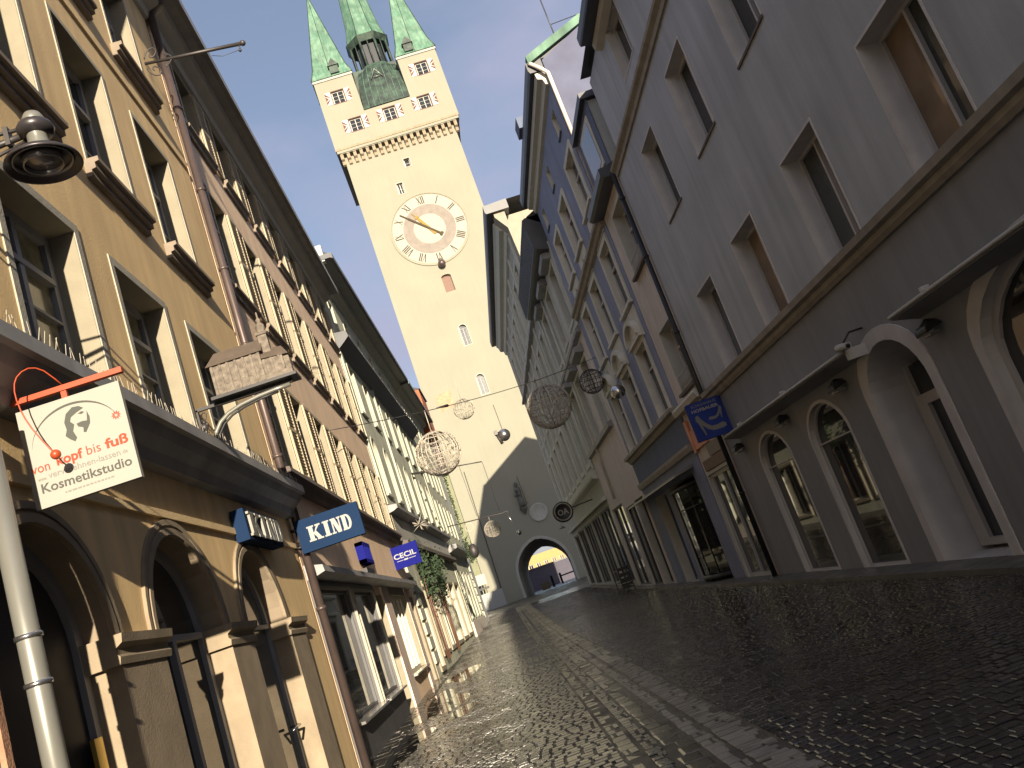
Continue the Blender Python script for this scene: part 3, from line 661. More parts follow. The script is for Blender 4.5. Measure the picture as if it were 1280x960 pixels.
def sconce(u, label):
    e = empty('wall_floodlight', FR.p(u, 0, 2.85), label, 'floodlight', SC)
    MB().tube([FR.p(u, 0, 2.96), FR.p(u, .12, 2.99), FR.p(u, .2, 2.93)], .022, 8).build('bracket', 'black_metal', e)
    b = MB(); n = 10
    for r_, m0 in ((.12, 0),):
        pts = [(0.12 + .12 * math.cos(t), 2.86 + .10 * math.sin(t)) for t in [math.pi * i / n - .35 for i in range(n + 1)]]
        b.prof(FR, u - .13, u + .13, pts)
    b.build('housing', 'black_metal', e)
    MB().box(FR, u - .11, u + .11, .06, .19, 2.795, 2.825).build('lens', 'lamp_lens', e)
for u, l in ((10.1, 'black floodlight over the arched doorway, nearest to the viewer'), (13.1, 'black floodlight on the pier between the doorway and the arched shop window'), (15.85, 'black floodlight between the two arched shop windows'), (18.95, 'black floodlight beside the blue shoe sign, next to the drainpipe')): sconce(u, l)
e = empty('security_camera', FR.p(11.95, .34, 3.25), 'white security camera at the end of the awning box over the doorway', 'camera')
MB().tube([FR.p(11.72, .36, 3.23), FR.p(11.98, .38, 3.27)], [.05, .055], 12).build('housing', 'white_paint', e)
MB().tube([FR.p(11.71, .36, 3.228), FR.p(11.69, .358, 3.226)], .03, 12).build('lens', 'black_metal', e)
MB().tube([FR.p(11.85, .36, 3.28), FR.p(11.85, .2, 3.42), FR.p(11.85, .0, 3.42)], .015, 8).build('mount', 'black_metal', e)

# ---- narrow beige house with the white shop door
R2 = empty('narrow_beige_house', (5.9, 21.5, 0), 'narrow beige house with a metal dormer, between the black drainpipe and the blue house', 'house')
q_g = Op(20.32, 22.62, .06, 2.74, None, .08); q_1 = Op(20.45, 21.9, 4.85, 6.5, None, .3); q_2 = Op(20.42, 21.95, 8.15, 9.9, None, .3)
facade(FR, R2, [(20.12, -.3), (22.85, -.3), (22.85, 10.4), (20.12, 10.4)], [q_g, q_1, q_2], ['beige_plaster', 'beige_trim'], w=-.02)
for o in (q_1, q_2):
    wv = window(FR, R2, o, frame='window_white', glass='glass_dark', ft=.09, trim='beige_trim', tw=.12, td=.03, rows=1, w=-.02, sill=(.12, .08, .12, 'flat', 'sill_dark'))
    mb = MB()
    for z in (o.z0 + .08, o.z0 + .42): mb.tube([FR.p(o.u0 + .02, -.03, z), FR.p(o.u1 - .02, -.03, z)], .014, 6)
    u = o.u0 + .1
    while u < o.u1: mb.tube([FR.p(u, -.03, o.z0 + .08), FR.p(u, -.03, o.z0 + .42)], .008, 5); u += .12
    mb.build('window_railing', 'silver_wire', R2)
sw = window(FR, R2, q_g, style='cols', frame='white_paint', glass='glass_shop', ft=.09, cols=2, rows=1, trim='white_paint', tw=.08, td=.03, w=-.02, name='shop_door')
MB().box(FR, 21.3, 22.8, -.02, .05, 3.45, 3.95).build('coral_fascia', 'coral_panel', R2)
MB().box(FR, 22.55, 22.8, -.02, .06, 3.4, 4.25).build('coral_strip', 'coral_panel', R2)
MB().box(FR, 20.35, 21.6, -.02, .045, 3.12, 3.42).build('cream_panel', 'cream_reveal', R2)
MB().box(FR, 20.35, 22.5, -.02, .04, 2.84, 3.1).build('wood_panel', 'wood_panel', R2)
cornice(FR, R2, 20.15, 22.8, [(-.03, 4.42), (.2, 4.42), (.24, 4.55), (.2, 4.62), (-.03, 4.62)], 'beige_trim')
cornice(FR, R2, 20.13, 22.95, [(-.02, 10.3), (.3, 10.3), (.38, 10.36), (.38, 10.55), (-.02, 10.6)], 'roof_metal', 'gutter')
# dormer
mb = MB(); mb.box(FR, 20.2, 22.4, -2.6, -.02, 10.6, 12.45); mb.build('dormer_cheeks', 'pale_plaster', R2)
MB().box(FR, 20.14, 22.46, -.021, .02, 10.6, 12.5).build('dormer_front', 'blue_dark', R2)
MB().box(FR, 20.55, 22.05, .02, .05, 10.85, 12.25).build('dormer_window_frame', 'blue_trim', R2); MB().box(FR, 20.68, 21.92, .051, .06, 10.98, 12.12).build('dormer_pane', 'glass_dark', R2)
MB().prof(FR, 20.05, 22.55, [(-2.7, 12.6), (-.1, 12.47), (.16, 12.45), (.16, 12.62), (-2.7, 12.78)]).build('dormer_roof', 'roof_metal', R2)
MB().prof(FR, 20.13, 22.85, [(.1, 10.6), (-4.5, 12.4), (-9, 10.6)]).build('roof', 'roof_metal', R2)

# ---- blue house
R3 = empty('blue_house', (5.9, 27.5, 0), 'blue-violet house with cream window surrounds, diamond panels and a bowed shop window', 'house')
b3 = [Op(u, u + 1.42, 11.2, 12.9, None, .16) for u in (23.3, 26.4, 29.25)]
b2 = [Op(u, u + 1.42, 8.0, 9.92, None, .16) for u in (23.35, 26.45, 29.3)]
b1 = [Op(u, u + 1.42, 4.85, 6.85, None, .16) for u in (23.6, 26.7, 29.75)]
bs = [Op(u, u + .62, 13.62, 14.35, None, .25) for u in (23.6, 27.1, 30.4)]
bg_ = [Op(24.0, 27.7, .06, 3.02, None, .3), Op(28.3, 30.2, .06, 3.0, None, .35)]
facade(FR, R3, [(22.87, -.3), (31.85, -.3), (31.85, 15.3), (22.87, 15.3)], b3 + b2 + b1 + bs + bg_, ['blue_plaster', 'blue_trim'])
for o in b3 + b2 + b1: window(FR, R3, o, frame='window_white', glass='glass_dark', ft=.07, trim='blue_trim', tw=.15, td=.05, rows=1, sill=(.12, .1, .22, 'flat', 'blue_trim'))
for o in bs: window(FR, R3, o, style='plain', frame='window_white', glass='glass_dark', ft=.05, sill=(.05, .05, .04, 'flat', 'blue_dark'))
for o in b2 + b3:                                     # diamond panels under the sills
    zc = o.z0 - .62; uc = (o.u0 + o.u1) / 2; mb = MB()
    pts = [(uc - .5, zc), (uc, zc - .4), (uc + .5, zc), (uc, zc + .4)]; pin = [(uc - .36, zc), (uc, zc - .28), (uc + .36, zc), (uc, zc + .28)]
    mb = MB(); v, f = cdt([(o.u0 - .1, zc - .45), (o.u1 + .1, zc - .45), (o.u1 + .1, zc + .45), (o.u0 - .1, zc + .45)], [pin])
    mb.add([FR.p(q.x, .03, q.y) for q in v], f)
    for i in range(4): a, b = pin[i], pin[(i + 1) % 4]; mb.quad(FR.p(a[0], .03, a[1]), FR.p(b[0], .03, b[1]), FR.p(b[0], .0, b[1]), FR.p(a[0], .0, a[1]))
    mb.box(FR, o.u0 - .12, o.u0 - .1, -.001, .03, zc - .45, zc + .45)
    mb.build('diamond_panel', 'blue_trim', R3)
for o in b1:                                          # arched hoods over the first-floor windows
    c = (o.u0 + o.u1) / 2; mb = MB(); n = 12
    for i in range(n):
        t0, t1 = math.pi * i / n, math.pi * (i + 1) / n
        mb.hexa([FR.p(c + rr * math.cos(t), w, 7.08 + rr * .62 * math.sin(t)) for t in (t0, t1) for w in (0.001, .2) for rr in (.74, .92)])
    mb.plate(FR, [(c + .74 * math.cos(math.pi * i / n), 7.08 + .46 * math.sin(math.pi * i / n)) for i in range(n + 1)], .001, .05)
    mb.box(FR, c - .95, c + .95, .001, .16, 6.98, 7.07); mb.build('arched_hood', 'blue_trim', R3)
cornice(FR, R3, 22.9, 31.8, [(-.01, 10.16), (.10, 10.2), (.14, 10.3), (.22, 10.34), (.22, 10.44), (-.01, 10.46)], 'cornice_brown')
cornice(FR, R3, 22.9, 31.8, [(-.01, 4.45), (.10, 4.48), (.16, 4.6), (.26, 4.64), (.26, 4.74), (-.01, 4.76)], 'cornice_brown')
cornice(FR, R3, 22.9, 31.8, [(-.01, 3.5), (.10, 3.5), (.14, 3.62), (.14, 3.7), (-.01, 3.72)], 'cornice_brown')
MB().box(FR, 22.9, 31.8, -.01, .04, 3.73, 4.44).build('fascia_board', 'blue_dark', R3)
cornice(FR, R3, 22.9, 31.8, [(-.01, 14.75), (.10, 14.78), (.14, 14.95), (.28, 15.0), (.3, 15.18), (-.01, 15.2)], 'beige_trim', 'eaves_moulding')
cornice(FR, R3, 22.85, 31.95, [(-.01, 15.21), (.42, 15.21), (.46, 15.3), (.46, 15.55), (-.01, 15.6)], 'roof_metal', 'gutter')
cornice(FR, R3, 22.87, 31.85, [(.3, 15.6), (-5.5, 18.2), (-9, 15.3)], 'roof_metal', 'roof')
# pale sheet-metal firewall facing down the street, copper verge and railing
mb = MB(); mb.plate(Frame((5.9, 22.86), (1, 0), (0, -1)), [(0.03, 10.35), (8.9, 10.35), (8.9, 16.6), (1.6, 16.3), (.03, 15.5)], 0, .05); mb.build('gable_cladding', 'firewall_sheet', R3)
G = Frame((5.9, 22.8), (1, 0), (0, -1))
mb = MB(); mb.plate(G, [(-.4, 15.45), (1.6, 16.31), (8.9, 16.62), (8.9, 16.84), (1.5, 16.53), (-.4, 15.7)], -.2, .08); mb.build('copper_verge', 'copper_green', R3)
MB().tube([G.p(-.38, .02, 15.5), G.p(-.1, .05, 15.2), G.p(.04, .08, 15.0), G.p(.06, .1, 10.5)], .06, 10).build('drainpipe', 'beige_plaster', R3)
mb = MB()
for a in (0.65, 3.0, 5.6): mb.tube([G.p(a, 0, 15.9 + .1 * a), G.p(a, 0, 17.5)], .02, 6)
mb.tube([G.p(.65, 0, 17.5), G.p(5.6, 0, 17.5)], .02, 6); mb.tube([G.p(.65, 0, 16.5), G.p(5.6, 0, 16.9)], .014, 6); mb.build('roof_railing', 'roof_metal', R3)
MB().box(FR, 26.5, 27.3, .3, .55, 15.6, 16.0).build('snow_guard_box', 'blue_dark', R3)
# bowed shop window
bow = empty('bow_window', FR.p(25.8, 0, 0)); bow.parent = R3; bow.location = WPOS[bow.name] - WPOS[R3.name]
n = 5; pts = [(24.15 + (27.55 - 24.15) * i / n, .34 * math.sin(math.pi * i / n) - .1) for i in range(n + 1)]
for i in range(n):
    a, b = pts[i], pts[i + 1]; m2 = MB(); m2.quad(FR.p(a[0], a[1], .28), FR.p(b[0], b[1], .28), FR.p(b[0], b[1], 2.75), FR.p(a[0], a[1], 2.75)); m2.build('pane', 'glass_shop', bow)
m2 = MB()
for a in pts: m2.tube([FR.p(a[0], a[1], .1), FR.p(a[0], a[1], 2.85)], .02, 6)
for z, r_ in ((.2, .07), (2.8, .07), (2.2, .02)): m2.tube([FR.p(a[0], a[1], z) for a in pts], r_, 6)
m2.build('frame', 'black_metal', bow)
window(FR, R3, bg_[1], style='cols', frame='blue_dark', glass='glass_shop', ft=.08, cols=2, rows=1, name='shop_door')
MB().prof(FR, 23.7, 33.0, [(0, 3.25), (.55, 3.1), (.58, 3.1), (.58, 3.04), (.0, 3.16)]).build('shop_canopy', 'zinc', R3)

# ---- pale house with pink lower wall
R4 = empty('pale_pink_house', (5.9, 36, 0), 'pale grey house with dusty pink lower wall and dark window hoods, beyond the blue house', 'house')
t3 = [Op(u, u + 1.5, 10.55, 12.9, None, .35) for u in (32.5, 35.5, 38.6)]; t2 = [Op(u, u + 1.6, 6.45, 9.1, None, .3) for u in (33.0, 36.0, 38.9)]
t0 = [Op(32.3, 34.2, .06, 3.35, None, .3), Op(34.5, 36.9, .06, 3.3, None, .14), Op(37.3, 40.6, .1, 3.6, None, .12)]
facade(FR, R4, [(31.9, -.3), (41.0, -.3), (41.0, 9.95), (31.9, 9.95)], t2 + t0, ['pink_plaster', 'beige_trim'], w=.02, name='lower_wall')
facade(FR, R4, [(31.9, 9.96), (41.0, 9.96), (41.0, 13.6), (31.9, 13.6)], t3, ['pale_plaster', 'pale_plaster'], w=.04, name='upper_wall')
for o in t3: window(FR, R4, o, frame='window_white', glass='glass_dark', ft=.07, trim='olive_trim', tw=.14, td=.04, rows=1, w=.04)
for o in t2: window(FR, R4, o, frame='window_white', glass='glass_dark', ft=.07, trim='olive_trim', tw=.14, td=.04, rows=1, w=.02)
for o in t3 + t2: cornice(FR, R4, o.u0 - .2, o.u1 + .2, [(.03, o.z1 + .16), (.38, o.z1 + .22), (.4, o.z1 + .4), (.03, o.z1 + .5)], 'ledge_metal', 'window_hood')
for o in t0: window(FR, R4, o, style='cols', frame='charcoal_front', glass='glass_shop', ft=.07, cols=2, rows=1, w=.02, name='shop_window')
cornice(FR, R4, 31.9, 41.0, [(.03, 9.8), (.22, 9.84), (.24, 9.95), (.05, 10.1)], 'ledge_metal', 'ledge')
cornice(FR, R4, 32.6, 41.0, [(.01, 6.15), (.2, 6.18), (.22, 6.34), (.03, 6.4)], 'ledge_metal', 'ledge')
cornice(FR, R4, 31.95, 41.05, [(.03, 13.3), (.5, 13.45), (.6, 13.5), (.62, 14.75), (.5, 14.8), (-.3, 14.2)], 'roof_metal', 'slab_eave')
cornice(FR, R4, 31.95, 41.0, [(.45, 14.82), (-1.2, 15.6), (-9, 15.5), (-9, 14.0)], 'roof_tile', 'roof')
mb = MB(); u = 32.0
while u < 41: mb.box(FR, u, u + .05, .625, .66, 13.55, 14.7); u += .3
mb.box(FR, 32, 41, .625, .65, 14.7, 14.76); mb.build('snow_guard', 'roof_metal', R4)
pipe(FR, R4, 38.0, .12, 3.9, 13.3, .06, 'olive_trim')

# ---- tall corner house with the deep eaves
R5 = empty('tall_corner_house', (5.9, 51, 0), 'tall olive-grey corner house with pale pilaster strips and deep dark eaves, beside the tower', 'house')
p_us = [42.2 + 3.05 * k for k in range(7)]
p3 = [Op(u, u + 1.25, 14.7, 16.9, None, .25) for u in p_us]; p2 = [Op(u, u + 1.25, 10.4, 13.0, None, .25) for u in p_us]; p1 = [Op(u, u + 1.25, 6.2, 9.0, None, .25) for u in p_us]
pg = [Op(41.4, 45.6, .3, 3.9, None, .12), Op(46.0, 50.0, .35, 3.9, None, .12), Op(50.4, 54.6, .4, 3.9, None, .12), Op(55.0, 58.8, .4, 3.9, None, .12), Op(59.2, 62.4, .45, 3.8, None, .12)]
facade(FR, R5, [(41.03, -.3), (63.3, -.3), (63.3, 18.9), (41.03, 18.9)], p3 + p2 + p1 + pg, ['olive_plaster', 'olive_trim'])
for o in p3 + p2 + p1:
    window(FR, R5, o, frame='window_white', glass='glass_grey', ft=.08, trim='olive_trim', tw=.22, td=.06, rows=1)
for o in pg: window(FR, R5, o, style='cols', frame='charcoal_front', glass='glass_shop', ft=.07, cols=3, rows=1, name='shop_window')
for u in [41.1 + 3.05 * k for k in range(8)]:
    for z0, z1 in ((5.75, 13.9), (14.15, 18.2)): MB().box(FR, u, min(u + .42, 63.2), -.01, .09, z0, z1).build('pilaster', 'olive_trim', R5)
cornice(FR, R5, 41.05, 63.3, [(-.01, 13.95), (.22, 14.0), (.22, 14.12), (-.01, 14.14)], 'ledge_metal', 'string_course')
cornice(FR, R5, 41.05, 63.3, [(-.01, 5.2), (.3, 5.3), (.34, 5.4), (.34, 5.66), (-.01, 5.7)], 'olive_trim', 'ledge')
cornice(FR, R5, 41.05, 63.3, [(-.01, 4.2), (.25, 4.15), (.28, 4.3), (-.01, 4.42)], 'olive_trim', 'shop_cornice')
cornice(FR, R5, 41.0, 63.4, [(-.01, 17.9), (.14, 17.95), (.2, 18.25), (.42, 18.3), (.5, 18.62), (.6, 18.75), (-.01, 18.8)], 'olive_trim', 'eaves_moulding')
MB().prof(FR, 40.2, 41.01, [(-.05, 15.6), (-.05, 18.9), (.5, 18.9), (.5, 18.7), (.05, 18.0)]).build('cream_gable_return', 'gable_cream', R5)
MB().prof(FR, 40.9, 41.02, [(-9, 13.7), (-9, 18.9), (-.06, 18.9), (-.06, 13.7)]).build('gable_wall', 'gable_cream', R5)
cornice(FR, R5, 40.0, 63.6, [(-.3, 18.91), (.85, 18.91), (.9, 19.0), (.9, 19.35), (-.3, 19.4)], 'roof_metal', 'gutter')
rp = [FR.p(40.1, .7, 19.41), FR.p(63.5, .7, 19.41), FR.p(63.5, -10, 19.41), FR.p(40.1, -10, 19.41), FR.p(52, -4.7, 22.7), FR.p(63.5, -4.7, 22.7)]
MB().add(rp, [(0, 1, 5, 4), (2, 3, 4, 5), (0, 4, 3), (1, 2, 5), (0, 3, 2, 1)]).build('roof', 'roof_tile', R5)

# ================================================================== CLOCK TOWER
T = Frame((0, 90), (1, 0), (0, -1))
TW = empty('clock_tower', (5.05, 90, 0.8), 'cream city gate tower with a large clock, green copper spires and a pointed archway', 'tower')
ta = Op(2.1, 7.4, .3, 5.9, 'pointed', .4)
tops = [Op(4.45, 5.5, 33.4, 35.4, '0.25', .35), Op(4.45, 5.25, 27.2, 29.5, 'round', .3), Op(4.48, 5.28, 21.6, 23.8, 'round', .3), Op(4.75, 5.4, 48.7, 49.7, None, .35), Op(3.15, 3.8, 45.8, 47.1, None, .3)]
facade(T, TW, [(-1.35, -.2), (11.4, -.2), (11.4, 52.4), (-1.35, 52.4)], [ta] + tops, ['tower_plaster', 'cornice_brown'], sides=False, name='shaft_front')
mb = MB(); mb.quad((-1.35, 90, -.2), (-1.35, 103, -.2), (-1.35, 103, 52.4), (-1.35, 90, 52.4)); mb.quad((11.4, 90, -.2), (11.4, 103, -.2), (11.4, 103, 52.4), (11.4, 90, 52.4))
mb.build('shaft_side', 'tower_plaster', TW)
bk = outline(3.45, 8.35, .3, 5.45, 'pointed'); fr = ta.loop(); mb = MB(); mb.quad
v, f = cdt([(-1.35, -.2), (11.4, -.2), (11.4, 52.4), (-1.35, 52.4)], [bk]); mb.add([(q.x, 103, q.y) for q in v], f)
mb.build('shaft_back', 'tower_plaster', TW)
mb = MB(); n = len(fr)
for i in range(1, n): a, b, c, d = fr[i], fr[(i + 1) % n], bk[(i + 1) % n], bk[i]; mb.quad((a[0], 90.4, a[1]), (b[0], 90.4, b[1]), (c[0], 103, c[1]), (d[0], 103, d[1]))
mb.build('gateway_vault', 'cornice_brown', TW)
lo = outline(2.1 - .28, 7.4 + .28, .1, 6.2, 'pointed'); mb = MB()
for i in range(1, n): a, b, c, d = fr[i], fr[(i + 1) % n], lo[(i + 1) % n], lo[i]; mb.quad(T.p(a[0], .06, a[1]), T.p(b[0], .06, b[1]), T.p(c[0], .06, c[1]), T.p(d[0], .06, d[1])); mb.quad(T.p(c[0], .06, c[1]), T.p(d[0], .06, d[1]), T.p(d[0], -.01, d[1]), T.p(c[0], -.01, c[1]))
mb.build('gateway_surround', 'olive_plaster', TW)
window(T, TW, tops[0], style='plain', frame='wood_panel', glass='wood_panel', ft=.1, name='wooden_hatch')
for o in tops[1:3]: window(T, TW, o, style='cols', frame='window_grey', glass='glass_grey', ft=.08, cols=2, rows=4, trim='tower_white', tw=.12, td=.02)
for o in tops[3:]: window(T, TW, o, style='cols', frame='window_white', glass='glass_dark', ft=.08, cols=2 if o.u0 < 4 else 1, rows=2, trim='tower_white', tw=.1, td=.03)
MB().tube([T.p(.18, .05, 14.6), T.p(.0, .05, 1.0)], .035, 6).build('lightning_rod', 'iron', TW)
# corbel table, overhanging top storeys
mb = MB(); mb.box(T, -1.9, 12.1, -.02, .8, 52.15, 52.45); mb.build('corbel_shelf', 'tower_plaster', TW)
nC = 18
for i in range(nC + 1):
    u = -1.5 + (11.55 + 1.5) * i / nC
    MB().prof(T, u - .17, u + .17, [(0, 50.9), (.25, 51.0), (.3, 51.35), (.6, 51.5), (.66, 52.15), (0, 52.15)]).build('corbel', 'stone_trim', TW)
    if i < nC:
        uc = u + 13.05 / nC / 2; b = MB(); v, f = cdt([(uc - .37, 51.55), (uc + .37, 51.55), (uc + .37, 52.16), (uc - .37, 52.16)], [outline(uc - .22, uc + .22, 51.4, 52.02, 'round', 0, 6)])
        b.plate(T, [(uc - .37, 51.95), (uc - .2, 52.08), (uc + .2, 52.08), (uc + .37, 51.95), (uc + .37, 52.16), (uc - .37, 52.16)], .5, .72); b.build('corbel_arch', 'tower_plaster', TW)
MB().box(T, -2.0, 12.2, -.3, .86, 52.46, 52.72).build('string_course', 'stone_trim', TW)
U = Frame((0, 89.2), (1, 0), (0, -1))
hw = [(0.2, 58.9), (10.1, 59.35), (1.1, 55.05), (5.05, 55.1), (9.1, 55.25)]
hops = [Op(x - .68, x + .68, z - .8, z + .75, None, .25) for x, z in hw]
outer = [(-2.0, 52.7), (12.2, 52.7), (12.2, 61.15), (7.75, 61.15), (7.75, 56.35), (2.4, 56.35), (2.4, 61.15), (-2.0, 61.15)]
facade(U, TW, outer, hops, ['tower_plaster', 'cornice_brown'], back=4.4, name='upper_storey_front')
mb = MB(); mb.box(WORLD, -1.99, 12.19, 93.61, 103.6, 52.71, 56.34); mb.build('upper_storey_back', 'tower_plaster', TW)
for o, (x, z) in zip(hops, hw):
    window(U, TW, o, style='cols', frame='white_paint', glass='glass_dark', ft=.1, cols=2, rows=3, trim='red_paint', tw=.08, td=.02)
    for s_ in (-1, 1):
        b = MB(); a0, a1 = .80 * s_, 1.42 * s_
        b.plate(U, [(x + a0, z - .8), (x + a1, z - .8), (x + a1, z + .78), (x + a0, z + .78)][::s_], .0, .05, 0)
        for sg in (-1, 1): b.plate(U, [(x + a0, z + .0), (x + a1, z + .72 * sg), (x + a1, z + .36 * sg)][::(s_ * sg)], .052, .06, 1)
        b.plate(U, [(x + a1, z - .3), (x + a0 + .28 * s_, z), (x + a1, z + .3)][::s_], .052, .06, 1)
        b.build('painted_shutter', ['white_paint', 'red_paint'], TW)
for u0, u1 in ((-2.1, 2.5), (7.65, 12.3)):
    MB().box(U, u0, u1, -4.5, .1, 61.16, 61.45).build('parapet_cornice', 'olive_plaster', TW)
    e = (u0 + u1) / 2; b = MB(); hx = (u1 - u0) / 2; base = [(u0 - .05, 89.0), (u1 + .05, 89.0), (u1 + .05, 93.8), (u0 - .05, 93.8)]
    v0 = [Vector((x, y, 61.45)) for x, y in base]; k = .62; mid = [Vector((e + (x - e) * .80, 91.4 + (y - 91.4) * .80, 63.0)) for x, y in base]; apx = Vector((e + .2, 91.4, 74.3))
    b.add(v0 + mid, [(i, (i + 1) % 4, 4 + (i + 1) % 4, 4 + i) for i in range(4)]); b.add(mid + [apx], [(i, (i + 1) % 4, 4) for i in range(4)])
    sp = b.build('spire', 'copper_green', TW)
    b = MB()
    for i in range(4): b.tube([v0[i], mid[i], apx], [.07, .06, .03], 5)
    b.tube([(v0[0] + v0[1]) / 2, (mid[0] + mid[1]) / 2, apx], [.04, .04, .03], 5)
    me = b.mesh('seam', 'copper_dark', WPOS[sp.name]); sub_obj('seam', me, sp)
    b = MB(); b.lathe(apx, [(.0, -.3), (.12, -.1), (.09, .1), (.26, .35), (.26, .55), (.05, .8), (.03, 1.6), (0, 1.6)], 12); sub_obj('finial', b.mesh('finial', 'gold' if e > 4 else 'copper_dark', WPOS[sp.name]), sp)
    b = MB(); dx = e + .5 if e < 4 else e - .6
    b.box(WORLD, dx - .5, dx + .5, 88.85, 90.2, 61.7, 62.6); b.add([(dx - .65, 88.7, 62.6), (dx + .65, 88.7, 62.6), (dx, 88.7, 63.5), (dx - .65, 90.4, 62.6), (dx + .65, 90.4, 62.6), (dx, 90.4, 63.5)], [(0, 1, 2), (3, 5, 4), (0, 3, 4, 1), (1, 4, 5, 2), (2, 5, 3, 0)])
    sub_obj('dormer', b.mesh('dormer', 'copper_dark', WPOS[sp.name]), sp)
# bell-shaped apron roof in the notch, lantern and central spire
lc = Vector((5.4, 94.0, 0))
def ring(r, z, n=8, sq=1): return [Vector((lc.x + r * math.cos(math.pi * 2 * (i + .5) / n), lc.y + r * math.sin(math.pi * 2 * (i + .5) / n), z)) for i in range(n)]
prof_ = [(89.05, 56.36, 2.66), (89.5, 58.2, 2.62), (90.1, 60.3, 2.5), (90.9, 61.9, 2.3), (91.6, 62.9, 2.1)]
b = MB(); rowsv = []
for y, z, hx in prof_:
    rowsv.append([Vector((5.08 + (lc.x - 5.08) * (z - 56.3) / 7 + hx * s_, y + (.0 if abs(s_) < .7 else .35 * (z - 56) / 6), z + .35 * (1 - s_ * s_) * (z - 56) / 6)) for s_ in (-1, -.75, -.5, -.25, 0, .25, .5, .75, 1)])
for r0, r1 in zip(rowsv, rowsv[1:]): b.add(r0 + r1, [(i, i + 1, 9 + i + 1, 9 + i) for i in range(8)], 0, True)
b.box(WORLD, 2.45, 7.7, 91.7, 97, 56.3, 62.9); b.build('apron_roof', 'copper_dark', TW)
b = MB()
for i in (1, 2, 3, 4, 5, 6, 7): b.tube([r_[i] + Vector((0, -.02, 0)) for r_ in rowsv], .03, 4)
b.build('apron_seams', 'copper_green', TW)
b = MB(); gp = Vector((5.0, 90.0, 60.3)); b.tube([gp + Vector((-.7, -.15, -.1)), gp + Vector((0, -.15, 1.1)), gp + Vector((.7, -.15, -.1))], .07, 5); b.tube([gp + Vector((-.4, -.15, .1)), gp + Vector((.4, -.15, .1))], .06, 5); b.build('gable_ornament', 'zinc', TW)
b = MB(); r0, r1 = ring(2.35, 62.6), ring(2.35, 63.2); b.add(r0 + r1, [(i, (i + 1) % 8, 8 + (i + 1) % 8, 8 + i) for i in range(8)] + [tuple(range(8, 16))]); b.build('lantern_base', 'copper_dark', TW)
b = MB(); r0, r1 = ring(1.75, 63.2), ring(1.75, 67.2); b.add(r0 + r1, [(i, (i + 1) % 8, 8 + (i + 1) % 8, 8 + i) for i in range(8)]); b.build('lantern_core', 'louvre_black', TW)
for i in range(8):
    a, c = ring(2.3, 0)[i], ring(2.3, 0)[(i + 1) % 8]
    for s_ in (0, .5):
        p = a.lerp(c, s_); b = MB(); b.tube([Vector((p.x, p.y, 63.2)), Vector((p.x, p.y, 67.0))], .15 if s_ == 0 else .07, 6); b.build('lantern_column', 'copper_dark', TW)
b = MB(); r0, r1, r2 = ring(2.35, 66.6), ring(2.75, 67.3), ring(2.55, 67.45); b.add(r0 + r1 + r2, [(i, (i + 1) % 8, 8 + (i + 1) % 8, 8 + i) for i in range(8)] + [(8 + i, 8 + (i + 1) % 8, 16 + (i + 1) % 8, 16 + i) for i in range(8)] + [tuple(range(8))]); b.build('lantern_rim', 'copper_dark', TW)
b = MB(); r0, r1, ap = ring(2.5, 67.45), ring(2.1, 69.2), Vector((lc.x + .1, lc.y, 90)); b.add(r0 + r1, [(i, (i + 1) % 8, 8 + (i + 1) % 8, 8 + i) for i in range(8)]); b.add(r1 + [ap], [(i, (i + 1) % 8, 8) for i in range(8)])
sp = b.build('spire', 'copper_green', TW); b = MB()
for i in range(8): b.tube([r0[i], r1[i], ap], [.06, .05, .03], 4)
sub_obj('seam', b.mesh('seam', 'copper_dark', WPOS[sp.name]), sp)
# clock
CX, CZ = 5.03, 40.95
ck = empty('clock', T.p(CX, 0, CZ)); ck.parent = TW; ck.location = WPOS[ck.name] - WPOS[TW.name]
def disc(r0, r1, w0, w1, m_, name, n=64):
    b = MB()
    for i in range(n):
        t0, t1 = 2 * math.pi * i / n, 2 * math.pi * (i + 1) / n
        q = [(CX + r * math.sin(t), CZ + r * math.cos(t)) for t in (t0, t1) for r in (r0, r1)]
        b.hexa([T.p(q[0][0], w0, q[0][1]), T.p(q[1][0], w0, q[1][1]), T.p(q[2][0], w0, q[2][1]), T.p(q[3][0], w0, q[3][1]), T.p(q[0][0], w1, q[0][1]), T.p(q[1][0], w1, q[1][1]), T.p(q[2][0], w1, q[2][1]), T.p(q[3][0], w1, q[3][1])])
    return b.build(name, m_, ck)
disc(4.12, 4.3, 0, .10, 'tower_plaster', 'rim'); disc(4.05, 4.11, .0, .05, 'stone_trim', 'rim_line'); disc(2.86, 4.04, .0, .03, 'tower_white', 'hour_ring'); disc(1.75, 2.85, 0, .035, 'tower_pink', 'inner_ring'); disc(.02, 1.74, 0, .03, 'tower_white', 'dial_centre')
def bar(b, x0, y0, x1, y1, wd, w0=.03, w1=.055, rot=0, cx=CX, cz=CZ):
    d = Vector((x1 - x0, y1 - y0)).normalized() * wd / 2; nn = Vector((-d.y, d.x)); c, s_ = math.cos(rot), math.sin(rot)
    pts = [(x0 + nn.x, y0 + nn.y), (x1 + nn.x, y1 + nn.y), (x1 - nn.x, y1 - nn.y), (x0 - nn.x, y0 - nn.y)]
    b.plate(T, [(cx + x * c + y * s_, cz - x * s_ + y * c) for x, y in pts], w0, w1)
rom = ['XII', 'I', 'II', 'III', 'IIII', 'V', 'VI', 'VII', 'VIII', 'IX', 'X', 'XI']
